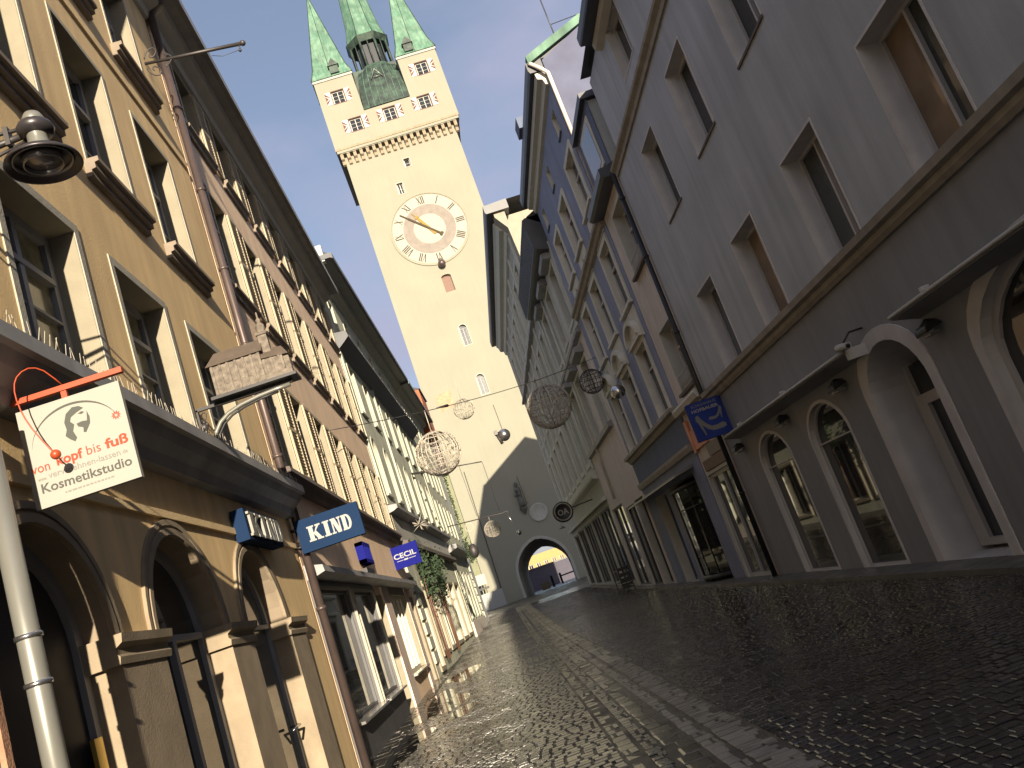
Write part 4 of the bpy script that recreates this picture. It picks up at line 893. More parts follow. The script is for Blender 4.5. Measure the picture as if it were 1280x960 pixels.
for h, t in enumerate(rom):
    ws = {'I': .2, 'V': .44, 'X': .44}; tot = sum(ws[c] for c in t); x = -tot / 2; b = MB(); a = 2 * math.pi * h / 12
    for c in t:
        y0, y1 = 2.98, 3.92
        if c == 'I': bar(b, x + .1, y0, x + .1, y1, .10, rot=a)
        elif c == 'V': bar(b, x + .06, y1, x + .22, y0, .09, rot=a); bar(b, x + .38, y1, x + .22, y0, .045, .03, .051, rot=a)
        else: bar(b, x + .05, y1, x + .39, y0, .09, rot=a); bar(b, x + .39, y1, x + .05, y0, .045, .03, .051, rot=a)
        x += ws[c]
    b.build('numeral', 'tower_line', ck)
b = MB(); bar(b, 0, -1.5, 0, 2.6, .20, .12, .16, rot=-rad(47)); bar(b, 0, 2.6, 0, 3.6, .12, .12, .16, rot=-rad(47)); bar(b, -.22, -1.45, .22, -1.45, .28, .12, .17, rot=-rad(47)); b.build('minute_hand', 'hand_dark', ck)
b = MB(); bar(b, 0, -.9, 0, 1.7, .3, .07, .11, rot=-rad(31)); bar(b, 0, 1.7, 0, 2.6, .1, .07, .11, rot=-rad(31)); bar(b, -.22, 1.9, .22, 1.9, .22, .07, .112, rot=-rad(31)); b.build('hour_hand', 'hand_gold', ck)
b = MB(); b.sphere(T.p(5.0, .45, 36.55), .42, 10); b.lathe(T.p(5.0, .45, 36.9), [(.1, 0), (.16, .15), (.05, .3)], 10); b.build('moon_ball', 'brown_metal', ck)
# painted fields on the shaft (flat paint on the wall)
b = MB(); b.plate(T, [(-.25, 21.2), (1.45, 21.4), (1.5, 23.2), (-.2, 23.0)], 0, .012); b.build('faded_coat_of_arms', 'mural_orange', TW)
b = MB(); b.lathe(T.p(4.7, .2, 9.3), [(.1, 0), (.34, .05), (.3, .5), (.22, 1.3), (.32, 1.75), (.26, 1.95), (.1, 2.05), (.19, 2.25), (.17, 2.5), (0, 2.6)], 12); b.lathe(T.p(4.7, .1, 8.5), [(.05, 0), (.2, .3), (.4, .6), (.4, .78), (0, .78)], 10); b.tube([T.p(4.45, .35, 10.9), T.p(4.3, .6, 10.5), T.p(4.6, .7, 10.6)], .09, 6); b.tube([T.p(5.15, .4, 9.4), T.p(5.05, .4, 12.4)], .04, 5); b.build('wall_statue', 'mural_dark', TW)
b = MB(); b.lathe(T.p(6.0, 0, 8.3), [(0.02, .06), (.7, .06), (.78, .12), (.92, .12), (.95, 0)], 28, ax=Vector((0, -1, 0))); b.build('round_stone_relief', 'olive_plaster', TW)
# beyond the gate
e = empty('ochre_gabled_house', (10, 190, 0), 'sunlit ochre house seen through the pointed archway', 'house')
F2 = Frame((0, 190), (1, 0), (0, -1)); w2 = [Op(5.2 + 1.7 * k, 6.2 + 1.7 * k, z, z + 1.3, None, .2) for k in range(7) for z in (4.6,)]
facade(F2, e, [(2, 0), (19, 0), (19, 7.6), (2, 7.6)], w2, ['ochre_house', 'cream_reveal'])
for o in w2: window(F2, e, o, style='cols', frame='white_paint', glass='glass_dark', ft=.1, cols=2, rows=1)
e = empty('lilac_shade_garden_wall', (8, 128, 0), 'wall with lilac shade in its colour, standing behind the gateway below the ochre house', 'wall')
MB().box(WORLD, 1.5, 15, 128, 128.5, .5, 3.75).build('wall', 'lilac_shade', e); MB().box(WORLD, 1.4, 15.1, 127.9, 128.6, 3.75, 3.95).build('coping', 'roof_metal', e)
Fb = Frame((0, 127.9), (1, 0), (0, -1))

# ================================================================== THINGS ON AND ACROSS THE STREET
def sign_frame(y): return Frame((0, y), (1, 0), (0, -1))
# cosmetics studio sign
K = sign_frame(5.4); ks = empty('hanging_shop_sign', (-2.5, 5.4, 3.3), 'square white cosmetics studio sign with grey and red lettering hanging from a red bar', 'sign')
MB().box(K, -2.475, -1.835, -.02, .02, 2.985, 3.615).build('sign_board', 'sign_white', ks)
MB().prof(Frame((0, 5.4), (1, 0), (0, -1)), -2.62, -1.80, [(-.02, 3.665), (.02, 3.665), (.02, 3.70), (-.02, 3.70)]).build('bar', 'orange_red', ks)
b = MB(); b.box(K, -2.19, -2.155, -.012, .012, 3.60, 3.665); b.build('hanger', 'orange_red', ks)
pts = [(-2.17, 0.0, 3.70), (-2.23, .08, 3.80), (-2.29, .14, 3.82), (-2.35, .18, 3.77), (-2.37, .2, 3.68), (-2.35, .22, 3.55), (-2.31, .22, 3.42), (-2.24, .21, 3.27), (-2.215, .21, 3.235)]
q = []
for i in range(len(pts) - 1):
    p0, p1, p2, p3 = [Vector(pts[max(0, min(len(pts) - 1, j))]) for j in (i - 1, i, i + 1, i + 2)]
    for s_ in (0, .5): q.append(.5 * ((2 * p1) + (p2 - p0) * s_ + (2 * p0 - 5 * p1 + 4 * p2 - p3) * s_ ** 2 + (3 * p1 - p0 - 3 * p2 + p3) * s_ ** 3))
q.append(Vector(pts[-1])); MB().tube([K.p(*v) for v in q], .0045, 6).build('curved_wire', 'orange_red', ks)
MB().sphere(K.p(-2.215, .21, 3.225), .03, 10).build('red_ball', 'orange_red', ks)
def flat(F, parent, pts, m_, name, w=.0205, t=.0012): return MB().plate(F, pts, w, w + t).build(name, m_, parent)
hx, hz = -2.135, 3.435
def ell(cx, cz, rx, rz, a0, a1, n=14): return [(cx + rx * math.cos(rad(a0 + (a1 - a0) * i / n)), cz + rz * math.sin(rad(a0 + (a1 - a0) * i / n))) for i in range(n + 1)]
flat(K, ks, [(-2.075, 3.515), (-2.10, 3.535), (-2.14, 3.54), (-2.185, 3.51), (-2.205, 3.46), (-2.20, 3.41), (-2.215, 3.375), (-2.19, 3.345), (-2.165, 3.325), (-2.15, 3.345), (-2.165, 3.39), (-2.15, 3.43), (-2.17, 3.455), (-2.16, 3.48), (-2.12, 3.50)], 'sign_grey', 'emblem')
flat(K, ks, [(-2.06, 3.49), (-2.05, 3.45), (-2.055, 3.41), (-2.09, 3.36), (-2.105, 3.365), (-2.10, 3.395), (-2.13, 3.41), (-2.135, 3.43), (-2.10, 3.435), (-2.07, 3.43)], 'sign_grey', 'emblem')
flat(K, ks, [(-2.115, 3.49), (-2.09, 3.497), (-2.075, 3.488), (-2.095, 3.48)], 'sign_grey', 'emblem')
b = MB(); a = ell(-2.15, 3.33, .275, .235, 172, 20, 26); n_ = len(a)
for i in range(n_ - 1):
    w_ = .006 * math.sin(math.pi * (i + .5) / n_) + .001
    b.plate(K, [(a[i][0], a[i][1] - w_), (a[i + 1][0], a[i + 1][1] - w_), (a[i + 1][0], a[i + 1][1] + w_), (a[i][0], a[i][1] + w_)], .0205, .0217)
b.build('arc', 'sign_grey', ks)
b = MB()
for i in range(10):
    t = 2 * math.pi * i / 10; c, s_ = math.cos(t), math.sin(t); cx, cz = -1.895, 3.405
    b.plate(K, [(cx + c * r - s_ * o_, cz + s_ * r + c * o_) for r, o_ in ((.006, 0), (.018, -.005), (.03, 0), (.018, .005))], .0205, .0217)
b.build('red_flower', 'sign_red', ks)
for tx, m_, u0, u1, z, sz, bd in (('von', 'sign_red', -2.455, -2.345, 3.205, .085, 0), ('kopf', 'sign_red', -2.30, -2.14, 3.215, .085, .0022), ('bis', 'sign_red', -2.115, -2.03, 3.218, .085, -.0005), ('fuß', 'sign_red', -2.0, -1.86, 3.22, .085, .0022),
                        ('www.', 'sign_grey_light', -2.43, -2.375, 3.152, .035, 0), ('verwoehnen-lassen', 'sign_grey_light', -2.365, -1.925, 3.154, .055, 0), ('.de', 'sign_grey_light', -1.915, -1.88, 3.158, .035, 0),
                        ('Kosmetikstudio', 'sign_grey', -2.42, -1.87, 3.075, .082, .0012)):
    put_text(K, ks, text_mesh(tx, sz, m_, bd, .0008), u0, .0215, z, fit=u1 - u0)
b = MB(); x = -2.29
while x < -2.0: l = random.uniform(.01, .03); b.plate(K, [(x, 3.035), (x + l, 3.035), (x + l, 3.045), (x, 3.045)], .0205, .0215); x += l + .006
b.build('small_print', 'sign_grey_light', ks)
# KIND blade sign and box letters
def kind_letters(F, u0, u1, z0, z1, w0, w1, dx=0, dz=0):
    """slab-serif capitals K I N D as plates; returns MB list"""
    W_ = u1 - u0; H_ = z1 - z0; res = []
    def L(pl):
        b = MB()
        for k, p in enumerate(pl): b.plate(F, [(u0 + x * W_, z0 + y * H_) for x, y in p], w0, w1 + .0004 * k)
        res.append(b)
    s = .10
    L([[(.03, 0), (.13, 0), (.13, 1), (.03, 1)], [(0, 0), (.16, 0), (.16, s), (0, s)], [(0, 1 - s), (.16, 1 - s), (.16, 1), (0, 1)], [(.13, .42), (.22, 1 - s), (.28, 1 - s), (.16, .5), (.13, .38)], [(.12, .5), (.22, 0), (.31, 0), (.19, .62)], [(.19, 0), (.33, 0), (.33, s), (.19, s)], [(.19, 1 - s), (.31, 1 - s), (.31, 1), (.19, 1)]])
    L([[(.39, 0), (.48, 0), (.48, 1), (.39, 1)], [(.36, 0), (.51, 0), (.51, s), (.36, s)], [(.36, 1 - s), (.51, 1 - s), (.51, 1), (.36, 1)]])
    L([[(.56, 0), (.59, 0), (.59, 1), (.56, 1)], [(.54, 1 - s), (.64, 1 - s), (.64, 1), (.54, 1)], [(.53, 0), (.62, 0), (.62, s), (.53, s)], [(.56, 1), (.65, 1), (.745, .0), (.66, .0)], [(.715, 0), (.745, 0), (.745, 1), (.715, 1)], [(.69, 1 - s), (.77, 1 - s), (.77, 1), (.69, 1)]])
    o_ = [(.80, 0), (.90, 0)] + [(.90 + .10 * math.sin(t), .5 - .5 * math.cos(t)) for t in [math.pi * i / 10 for i in range(1, 10)]] + [(.90, 1), (.80, 1)]
    b = MB(); inn = [(.885, s * 1.1), (.895, s * 1.1)] + [(.895 + .045 * math.sin(t), .5 - .39 * math.cos(t)) for t in [math.pi * i / 8 for i in range(1, 8)]] + [(.895, 1 - s * 1.1), (.885, 1 - s * 1.1)]
    g = lambda p: [(u0 + x * W_, z0 + y * H_) for x, y in p]
    v, f = cdt(g(o_), [g(inn)])
    b.add([F.p(q.x, w1, q.y) for q in v], f)
    for lp in (g(o_), g(inn)):
        for i in range(len(lp)): a, c = lp[i], lp[(i + 1) % len(lp)]; b.quad(F.p(a[0], w0, a[1]), F.p(c[0], w0, c[1]), F.p(c[0], w1, c[1]), F.p(a[0], w1, a[1]))
    b.plate(F, g([(.785, 0), (.84, 0), (.84, s), (.785, s)]), w0, w1 - .001); b.plate(F, g([(.785, 1 - s), (.84, 1 - s), (.84, 1), (.785, 1)]), w0, w1 - .001)
    res.append(b); return res
F3 = sign_frame(12.95); kd = empty('blade_sign', (-2.5, 12.95, 3.3), 'dark blue blade sign reading KIND in white slab capitals, clamped to the brown drainpipe', 'sign')
MB().box(F3, -2.50, -1.58, -.06, .06, 3.09, 3.57).build('sign_box', 'sign_blue', kd)
for b in kind_letters(F3, -2.36, -1.72, 3.22, 3.44, .061, .066): b.build('letter', 'sign_white_bright', kd)
for z in (3.2, 3.46): MB().tube([FL.p(12.95, 0, z), FL.p(12.95, .12, z)], .018, 8).tube([FL.p(13.06, .1 + .09 * math.cos(t), z + .0 * t) + Vector((0, .09 * math.sin(t), 0)) for t in [2 * math.pi * i / 12 for i in range(12)]], .014, 6, close=True).build('clamp', 'black_metal', kd)
kb = empty('lit_letter_box', (-2.5, 10.6, 3.3), 'flat blue box sign with raised silver KIND capitals above the third arch', 'sign')
Fk = Frame((XL, 0), (0, 1), (1, 0))
MB().box(FL, 9.95, 11.5, .02, .17, 3.10, 3.46).build('sign_box', 'sign_blue', kb)
# seen along the wall the letters run with the street, so on this side u is mirrored for a reader in the street
for b in kind_letters(FL, 10.02, 11.45, 3.14, 3.42, .171, .20): b.build('letter', 'zinc', kb)
# CECIL
F4 = sign_frame(25.6); ce = empty('blade_sign', (-2.6, 25.6, 3.6), 'cobalt blue square blade sign reading CECIL at the end of the peach house', 'sign')
MB().box(F4, -2.66, -1.86, -.05, .05, 3.27, 3.90).build('sign_box', 'sign_cobalt', ce)
put_text(F4, ce, text_mesh('CECIL', .2, 'sign_white_bright', .004, .003), -2.58, .053, 3.55, fit=.64)
MB().box(F4, -2.52, -2.34, .05, .054, 3.475, 3.49).box(F4, -2.18, -1.98, .05, .054, 3.475, 3.49).box(F4, -2.32, -2.2, .05, .054, 3.465, 3.505).build('underline', 'sign_white_bright', ce)
cb = empty('wall_lettering', (-2.5, 19.3, 3.4), 'small cobalt letters fixed flat on the peach wall behind the KIND blade sign', 'sign')
for k, (a, b_) in enumerate(((18.9, 19.1), (19.15, 19.33), (19.38, 19.5), (19.56, 19.74), (19.8, 19.95))):
    b = MB(); b.box(FL, a, a + .05, -.012, .16, 3.2, 3.65); b.box(FL, a, b_, -.012, .155, 3.2, 3.28); b.box(FL, a, b_, -.012, .155, 3.57, 3.65); b.build('letter', 'sign_cobalt', cb)
MB().box(FL, 18.9, 19.95, -.012, .1, 3.0, 3.1).build('rail', 'black_metal', cb)
# shoe shop sign on the right
F5 = sign_frame(19.2); sh = empty('blade_sign', (5.6, 19.2, 3.7), 'navy blue shoe shop blade sign with two pale high-heeled shoes beside the black drainpipe', 'sign')
MB().box(F5, 5.10, 5.90, -.08, .08, 3.31, 4.16).build('sign_box', 'sign_navy', sh)
put_text(F5, sh, text_mesh('SCHUHHAUS', .085, 'sign_grey_light', .0005, .002), 5.19, .082, 4.05, fit=.58)
put_text(F5, sh, text_mesh('HOFBAUER', .095, 'sign_white', .003, .002), 5.17, .082, 3.94, fit=.62)
def shoe(u, z, s_, fl=1):
    pts = [(0, .30), (.045, .315), (.07, .25), (.12, .17), (.19, .105), (.27, .10), (.36, .115), (.40, .09), (.40, .045), (.33, .03), (.2, .035), (.12, .08), (.06, .16), (.075, 0), (.058, 0), (.012, .2), (-.01, .24)]
    b = MB(); b.plate(F5, [(u + x * s_ * fl, z + y * s_) for x, y in pts], .081, .085); return b
shoe(5.20, 3.40, 1.5).build('shoe_emblem', 'sign_grey_light', sh); shoe(5.82, 3.66, .85, -1).build('shoe_emblem', 'sign_grey_light', sh)
# OA round sign
F6 = sign_frame(46); oa = empty('round_sign', (4.3, 46, 4.63), 'small dark round bracket sign reading OA in front of the gate tower', 'sign')
b = MB(); b.lathe(F6.p(4.25, 0, 4.63), [(0, .05), (.42, .05), (.45, .09), (.52, .09), (.54, -.05), (0, -.05)], 28, ax=Vector((0, -1, 0))); b.build('disc', 'black_metal', oa)
b = MB(); b.lathe(F6.p(4.25, 0, 4.63), [(.40, .092), (.43, .10), (.45, .10), (.47, .092)], 28, ax=Vector((0, -1, 0))); b.build('ring', 'zinc', oa)
put_text(F6, oa, text_mesh('OA', .42, 'sign_white', .008, .004), 3.97, .056, 4.48, fit=.56)
MB().tube([F6.p(4.8, 0, 4.7), F6.p(5.9, 0, 4.75)], .03, 6).build('bracket', 'black_metal', oa)
MB().lathe(F6.p(3.93, 0, 3.9), [(.0, .1), (.1, .02), (.2, -.05), (0, -.06)], 14).tube([F6.p(3.93, 0, 4.0), F6.p(4.0, 0, 4.3)], .012, 5).build('spot_lamp', 'zinc', oa)
# carved house on an iron bracket
H_ = sign_frame(9.8); hs = empty('carved_house_sign', (-2.5, 9.8, 4.6), 'weathered model of a church-like house standing on a black iron wall bracket', 'sign')
b = MB(); b.box(H_, -2.31, -1.74, -.11, .11, 4.70, 5.05)
for k in range(7): b.box(H_, -2.30 + .09 * k, -2.275 + .09 * k, -.125, .125, 4.70, 5.04)
for k in range(6): b.box(H_, -2.262 + .09 * k, -2.222 + .09 * k, .108, .114, 4.80, 4.98)
b.build('nave', 'model_stone', hs)
b = MB(); b.add([H_.p(-2.35, .14, 5.04), H_.p(-1.70, .14, 5.04), H_.p(-1.70, -.14, 5.04), H_.p(-2.35, -.14, 5.04), H_.p(-2.25, 0, 5.22), H_.p(-1.70, 0, 5.22)], [(0, 1, 5, 4), (2, 3, 4, 5), (0, 4, 3), (1, 2, 5), (0, 3, 2, 1)]); b.build('nave_roof', 'model_roof', hs)
b = MB(); b.box(H_, -1.735, -1.50, -.10, .10, 4.69, 4.95); b.box(H_, -1.50, -1.44, -.06, .06, 4.69, 4.93)
for k in range(3): b.box(H_, -1.72 + .085 * k, -1.70 + .085 * k, -.112, .112, 4.69, 4.94)
b.box(H_, -1.74, -1.43, -.13, .13, 4.68, 4.75); b.build('choir', 'model_stone', hs)
b = MB(); b.add([H_.p(-1.74, .13, 4.95), H_.p(-1.43, .10, 4.93), H_.p(-1.43, -.10, 4.93), H_.p(-1.74, -.13, 4.95), H_.p(-1.74, 0, 5.10), H_.p(-1.50, 0, 5.07)], [(0, 1, 5, 4), (2, 3, 4, 5), (0, 4, 3), (1, 2, 5), (0, 3, 2, 1)]); b.build('choir_roof', 'model_roof', hs)
b = MB(); b.box(H_, -1.715, -1.615, -.05, .05, 5.0, 5.27); b.box(H_, -1.73, -1.60, -.065, .065, 5.25, 5.28); b.lathe(H_.p(-1.665, 0, 5.28), [(.06, 0), (.045, .03), (.055, .06), (.05, .10), (.02, .13), (.028, .15), (.03, .17), (.012, .19), (.008, .26), (0, .27)], 12); b.build('turret', 'model_stone', hs)
MB().box(H_, -2.37, -1.40, -.15, .15, 4.655, 4.69).build('base_plate', 'black_metal', hs)
b = MB(); b.box(H_, -2.60, -1.48, -.02, .02, 4.62, 4.655); b.box(H_, -2.60, -2.58, -.02, .02, 4.02, 4.64)
arc = [(-2.50, 4.05), (-2.49, 4.2), (-2.45, 4.33), (-2.37, 4.43), (-2.26, 4.50), (-2.1, 4.55), (-1.9, 4.58), (-1.7, 4.595), (-1.52, 4.60)]
b.build('arm', 'black_metal', hs); MB().tube([H_.p(u, 0, z) for u, z in arc], .026, 8).build('curved_strut', 'zinc', hs); MB().tube([H_.p(u + .035, 0, z - .035) for u, z in arc[:-1]], .014, 8).build('curved_strut', 'black_metal', hs)
b = MB(); b.sphere(H_.p(-2.55, .02, 4.42), .045, 8); [b.sphere(H_.p(-2.55 + random.uniform(-.03, .04), .02, 4.33 + .03 * k), .02, 5) for k in range(6)]; b.tube([H_.p(-2.59, 0, 4.50), H_.p(-2.52, 0, 4.52), H_.p(-2.50, 0, 4.57), H_.p(-2.53, 0, 4.6), H_.p(-2.56, 0, 4.57)], .009, 6); b.build('leaf_scroll', 'iron', hs)
# street lamp head on a wall arm, top left
lp = empty('wall_street_lamp', (-1.89, 5.2, 5.2), 'dark bell-shaped street lamp on a wall arm, top left of the picture', 'street lamp')
c = Vector((-1.89, 5.2, 5.15))
b = MB(); b.lathe(c, [(.005, .32), (.05, .30), (.07, .26), (.065, .235)], 28); b.build('cap', 'zinc', lp)
b = MB(); b.lathe(c, [(.065, .235), (.1, .22), (.115, .19), (.1, .15), (.06, .14)], 28); b.build('collar', 'lamp_dark', lp)
b = MB(); b.lathe(c, [(.062, .15), (.062, .05), (.075, .03), (.10, .015)], 28); b.build('neck', 'zinc', lp)
b = MB(); b.lathe(c, [(.10, .018), (.17, -.005), (.225, -.05), (.232, -.075), (.222, -.07), (.165, -.02), (.06, -.005), (0, -.005)], 40); b.build('shade', 'lamp_dark', lp)
b = MB(); b.lathe(c, [(.175, -.03), (.182, -.05), (.176, -.055), (.168, -.035)], 36); b.lathe(c, [(.12, -.03), (.12, -.075), (.112, -.075), (.112, -.03)], 36); b.lathe(c, [(0, -.03), (.11, -.032), (.11, -.05), (0, -.065)], 32); b.build('reflector_rings', 'lamp_lens', lp)
b = MB(); b.tube([c + Vector((-.08, 0, .17)), c + Vector((-.25, .0, .15)), Vector((-2.6, 5.2, 5.22))], .022, 8); b.tube([c + Vector((-.08, 0, .22)), Vector((-2.6, 5.2, 5.4))], .013, 8); b.box(WORLD, -2.08, -2.05, 5.17, 5.23, 5.27, 5.4); b.tube([c + Vector((-.08, .02, .14)), Vector((-2.6, 5.2, 5.12))], .012, 6); b.build('arm', 'iron', lp)
# flag bracket
fp = empty('flag_bracket', (-2.6, 12.1, 10.85), 'thin black flag pole bracket with iron scrolls high on the ochre house', 'bracket')
Ff = sign_frame(12.1)
MB().tube([Ff.p(-2.6, 0, 10.85), Ff.p(-1.12, 0, 10.72)], [.022, .03], 8).build('pole', 'iron', fp)
b = MB(); b.sphere(Ff.p(-1.10, 0, 10.72), .045, 8); b.tube([Ff.p(-1.16, 0, 10.70), Ff.p(-1.17, 0, 10.62)], .012, 6); b.sphere(Ff.p(-1.17, 0, 10.61), .025, 6); b.build('finial', 'iron', fp)
MB().tube([Ff.p(-1.18, 0, 10.62), Ff.p(-1.45, 0, 10.60), Ff.p(-1.6, 0, 10.66)], .005, 4).build('cord', 'iron', fp)
for sg in (1, -1):
    b = MB(); sp_ = []
    for i in range(26): t = i / 25 * 2.2 * math.pi; r_ = .13 * (1 - i / 32); sp_.append(Ff.p(-2.47 - r_ * math.cos(t) * .9, 0, 10.84 + sg * (.14 + r_ * math.sin(t - .4))))
    b.tube(sp_, .011, 5)
    sp_ = []
    for i in range(20): t = i / 19 * 2.0 * math.pi; r_ = .07 * (1 - i / 26); sp_.append(Ff.p(-2.26 + r_ * math.cos(t), 0, 10.83 + sg * (.08 + r_ * math.sin(t - 1.2))))
    b.tube(sp_, .009, 5); b.build('scroll', 'iron', fp)
# pale drainpipe in the foreground
dp = empty('foreground_drainpipe', (-2.43, 4.95, 0), 'pale metal drainpipe at the lower left corner, nearest to the viewer', 'drainpipe')
Fd = FL; MB().tube([FL.p(4.93, .15, -.05), FL.p(4.93, .15, 3.6)], .062, 20).build('pipe', 'zinc', dp)
for z in (2.23, 1.98): MB().tube([FL.p(4.93, .15, z - .012), FL.p(4.93, .15, z + .012)], .072, 20).build('pipe_clamp', 'steel_bright', dp)

# wire balls and cable
cab = empty('overhead_cable', (1.65, 25.6, 7.4), 'thin cable sagging across the street between ochre and blue house fronts', 'cable')
A0, A1 = Vector((-2.6, 20.25, 6.45)), Vector((5.9, 30.96, 8.47))
b = MB(); b.tube([A0.lerp(A1, i / 24) + Vector((0, 0, -.25 * 4 * (i / 24) * (1 - i / 24) + .0)) for i in range(25)], .011, 5); b.build('cable', 'iron', cab)
p0 = A0.lerp(A1, .30); b = MB(); b.tube([p0 + Vector((-.05, -.03, -.2)), p0 + Vector((.25, .35, -.14))], [.02, .045], 6); b.build('weight', 'iron', cab)
def wire_ball(c, r, label, m_='silver_wire', dens=1.0, top=None, seed=0):
    rr = random.Random(seed); e = empty('wire_ball_ornament', c, label, 'ornament', 'wire ball ornaments hung across the street'); c = Vector(c)
    b = MB(); wr = max(.009, r * .02)
    nm = int(24 * dens)
    for i in range(nm):
        a = math.pi * 2 * i / nm + rr.uniform(-.08, .08); b.tube([c + Vector((math.cos(a) * math.sin(t), math.sin(a) * math.sin(t), math.cos(t))) * r * rr.uniform(.985, 1.015) for t in [math.pi * k / 14 for k in range(15)]], wr, 4, caps=False)
    for i in range(1, int(11 * dens)):
        t = math.pi * i / int(11 * dens) + rr.uniform(-.06, .06); b.tube([c + Vector((math.cos(a) * math.sin(t), math.sin(a) * math.sin(t), math.cos(t + rr.uniform(-.03, .03)))) * r for a in [2 * math.pi * k / 20 for k in range(20)]], wr * .8, 4, close=True)
    b.build('frame', m_, e)
    b = MB()
    for i in range(int(260 * dens)):
        v = Vector((rr.gauss(0, 1), rr.gauss(0, 1), rr.gauss(0, 1))).normalized(); w_ = Vector((rr.gauss(0, 1), rr.gauss(0, 1), rr.gauss(0, 1))).normalized()
        q = [c + (v + w_ * s_ * .5).normalized() * r * (1 + rr.uniform(-.03, .02)) for s_ in (0, .33, .66, 1)]; b.tube(q, wr * .55, 3, caps=False)
    b.build('light_string', m_, e)['kind'] = 'stuff'
    if top: MB().tube([c + Vector((0, 0, r)), Vector(top)], wr, 5).build('hanger', m_, e)
    return e
wire_ball((-.43, 23.0, 5.60), .585, 'large silver wire ball on the left, hanging before the mint houses and an orange gable', top=(-.43, 22.99, 6.8), seed=1)
wire_ball((3.28, 27.67, 6.70), .71, 'largest silver wire ball, hanging from the cable before the right-hand houses', top=(3.28, 27.67, 7.62), seed=2)
wire_ball((5.35, 30.6, 7.60), .44, 'small dark wire ball at the right end of the cable beside the blue house', 'iron', .8, seed=3)
wire_ball((0.75, 30.0, 8.0), .36, 'small wire ball hanging in front of the middle of the cream tower shaft', 'silver_wire', .7, top=(0.75, 30, 9.4), seed=4)
wire_ball((.72, 60, 6.0), .56, 'faint flat wire ball beside the edge of the shadow low on the tower', 'silver_wire', .9, top=(.72, 60, 6.9), seed=5)
e = empty('mirror_ball_ornament', (5.5, 27.6, 6.45), 'small mirror-bright ball hanging before the arched hoods of the blue house', 'ornament'); MB().sphere((5.5, 27.6, 6.42), .235, 14).build('ball', 'steel_bright', e)
MB().tube([(5.5, 27.6, 6.6), (5.9, 27.6, 7.1)], .012, 5).build('hanger', 'iron', e)
e = empty('globe_floodlight', (1.63, 28, 6.3), 'bronze globe with a lamp bracket hanging in front of the tower above its shadow', 'ornament'); MB().sphere((1.64, 28, 6.35), .2, 14).build('globe', 'steel_bright', e)
MB().tube([(1.64, 28, 6.53), (1.64, 28.3, 7.45)], .01, 5).build('hanger', 'iron', e)
b = MB(); b.box(WORLD, 1.36, 1.46, 27.9, 28.1, 6.42, 6.56); b.tube([(1.46, 28, 6.48), (1.6, 28, 6.5)], .02, 6); b.tube([(1.42, 28, 6.45), (1.5, 28, 6.1)], .05, 8); b.build('lamp_bracket', 'iron', e)
# iron arms with garlands in front of the mint houses
e = empty('garlanded_wall_arm', (-2.15, 40, 8), 'long iron wall arm with a hanging green garland, reaching out from the mint house', 'bracket', None)
Fa = sign_frame(40)
b = MB(); b.tube([Fa.p(-2.2, 0, 8.06), Fa.p(-.2, 0, 7.74)], .055, 6); b.tube([Fa.p(-.2, 0, 7.74), Fa.p(.98, 0, 7.56)], .025, 6); b.tube([Fa.p(-1.3, 0, 7.86), Fa.p(-.2, 0, 7.68)], .03, 6); b.tube([Fa.p(.98, 0, 7.56), Fa.p(1.0, 0, 7.45), Fa.p(1.02, 0, 5.2)], .012, 5); b.tube([Fa.p(-.05, 0, 7.7), Fa.p(0, 0, 5.3)], .010, 5); b.build('arm', 'iron', e)
def garland(pts, r, n, par, seed=0, big=()):
    rr = random.Random(seed); b = MB(); pts = [Vector(p) for p in pts]
    for i in range(n):
        s_ = rr.random() * (len(pts) - 1); k = int(s_); p = pts[k].lerp(pts[k + 1], s_ - k); rad_ = r
        for c_, br in big:
            if (p - Vector(c_)).length < br * 1.5: rad_ = br
        d = Vector((rr.gauss(0, 1), rr.gauss(0, 1), rr.gauss(0, 1))).normalized(); p = p + d * rad_ * rr.random() ** .5
        x = Vector((rr.gauss(0, 1), rr.gauss(0, 1), rr.gauss(0, 1))).normalized(); y = x.orthogonal().normalized(); s2 = r * rr.uniform(.35, .7)
        b.add([p - x * s2, p + y * s2 * .5, p + x * s2, p - y * s2 * .5], [(0, 1, 2, 3)])
    o = b.build('greenery', 'evergreen', par); o['kind'] = 'stuff'; return o
garland([Fa.p(-.82, 0, 7.8), Fa.p(-.86, 0, 4.4), Fa.p(-.78, 0, 3.5)], .09, 900, e, 3, big=((Fa.p(-.85, 0, 4.35), .25), (Fa.p(-.78, 0, 3.6), .2)))
MB().lathe(Fa.p(-.62, 0, 3.9), [(0, .35), (.12, .3), (.22, .1), (.22, -.15), (.1, -.3), (0, -.32)], 10).build('lantern', 'iron', e)
e = empty('ring_wall_arm', (-1.8, 52, 6), 'thin iron wall arm with small round ornaments crossing the foot of the tower shadow', 'bracket')
Fa = sign_frame(52)
b = MB(); b.tube([Fa.p(-1.85, 0, 6.4), Fa.p(1.5, 0, 6.1), Fa.p(1.75, 0, 6.15), Fa.p(1.8, 0, 5.9)], .03, 6); b.build('arm', 'iron', e)
MB().sphere(Fa.p(2.0, 0, 4.75), .16, 8).tube([Fa.p(2.0, 0, 4.9), Fa.p(1.8, 0, 5.6), Fa.p(1.7, 0, 6.1)], .01, 4).build('hanging_ball', 'steel_bright', e)
b = MB(); b.tube([Fa.p(-.62 + .24 * math.cos(t), 0, 5.95 + .24 * math.sin(t)) for t in [2 * math.pi * i / 20 for i in range(20)]], .02, 5, close=True); b.build('small_ring', 'silver_wire', e)
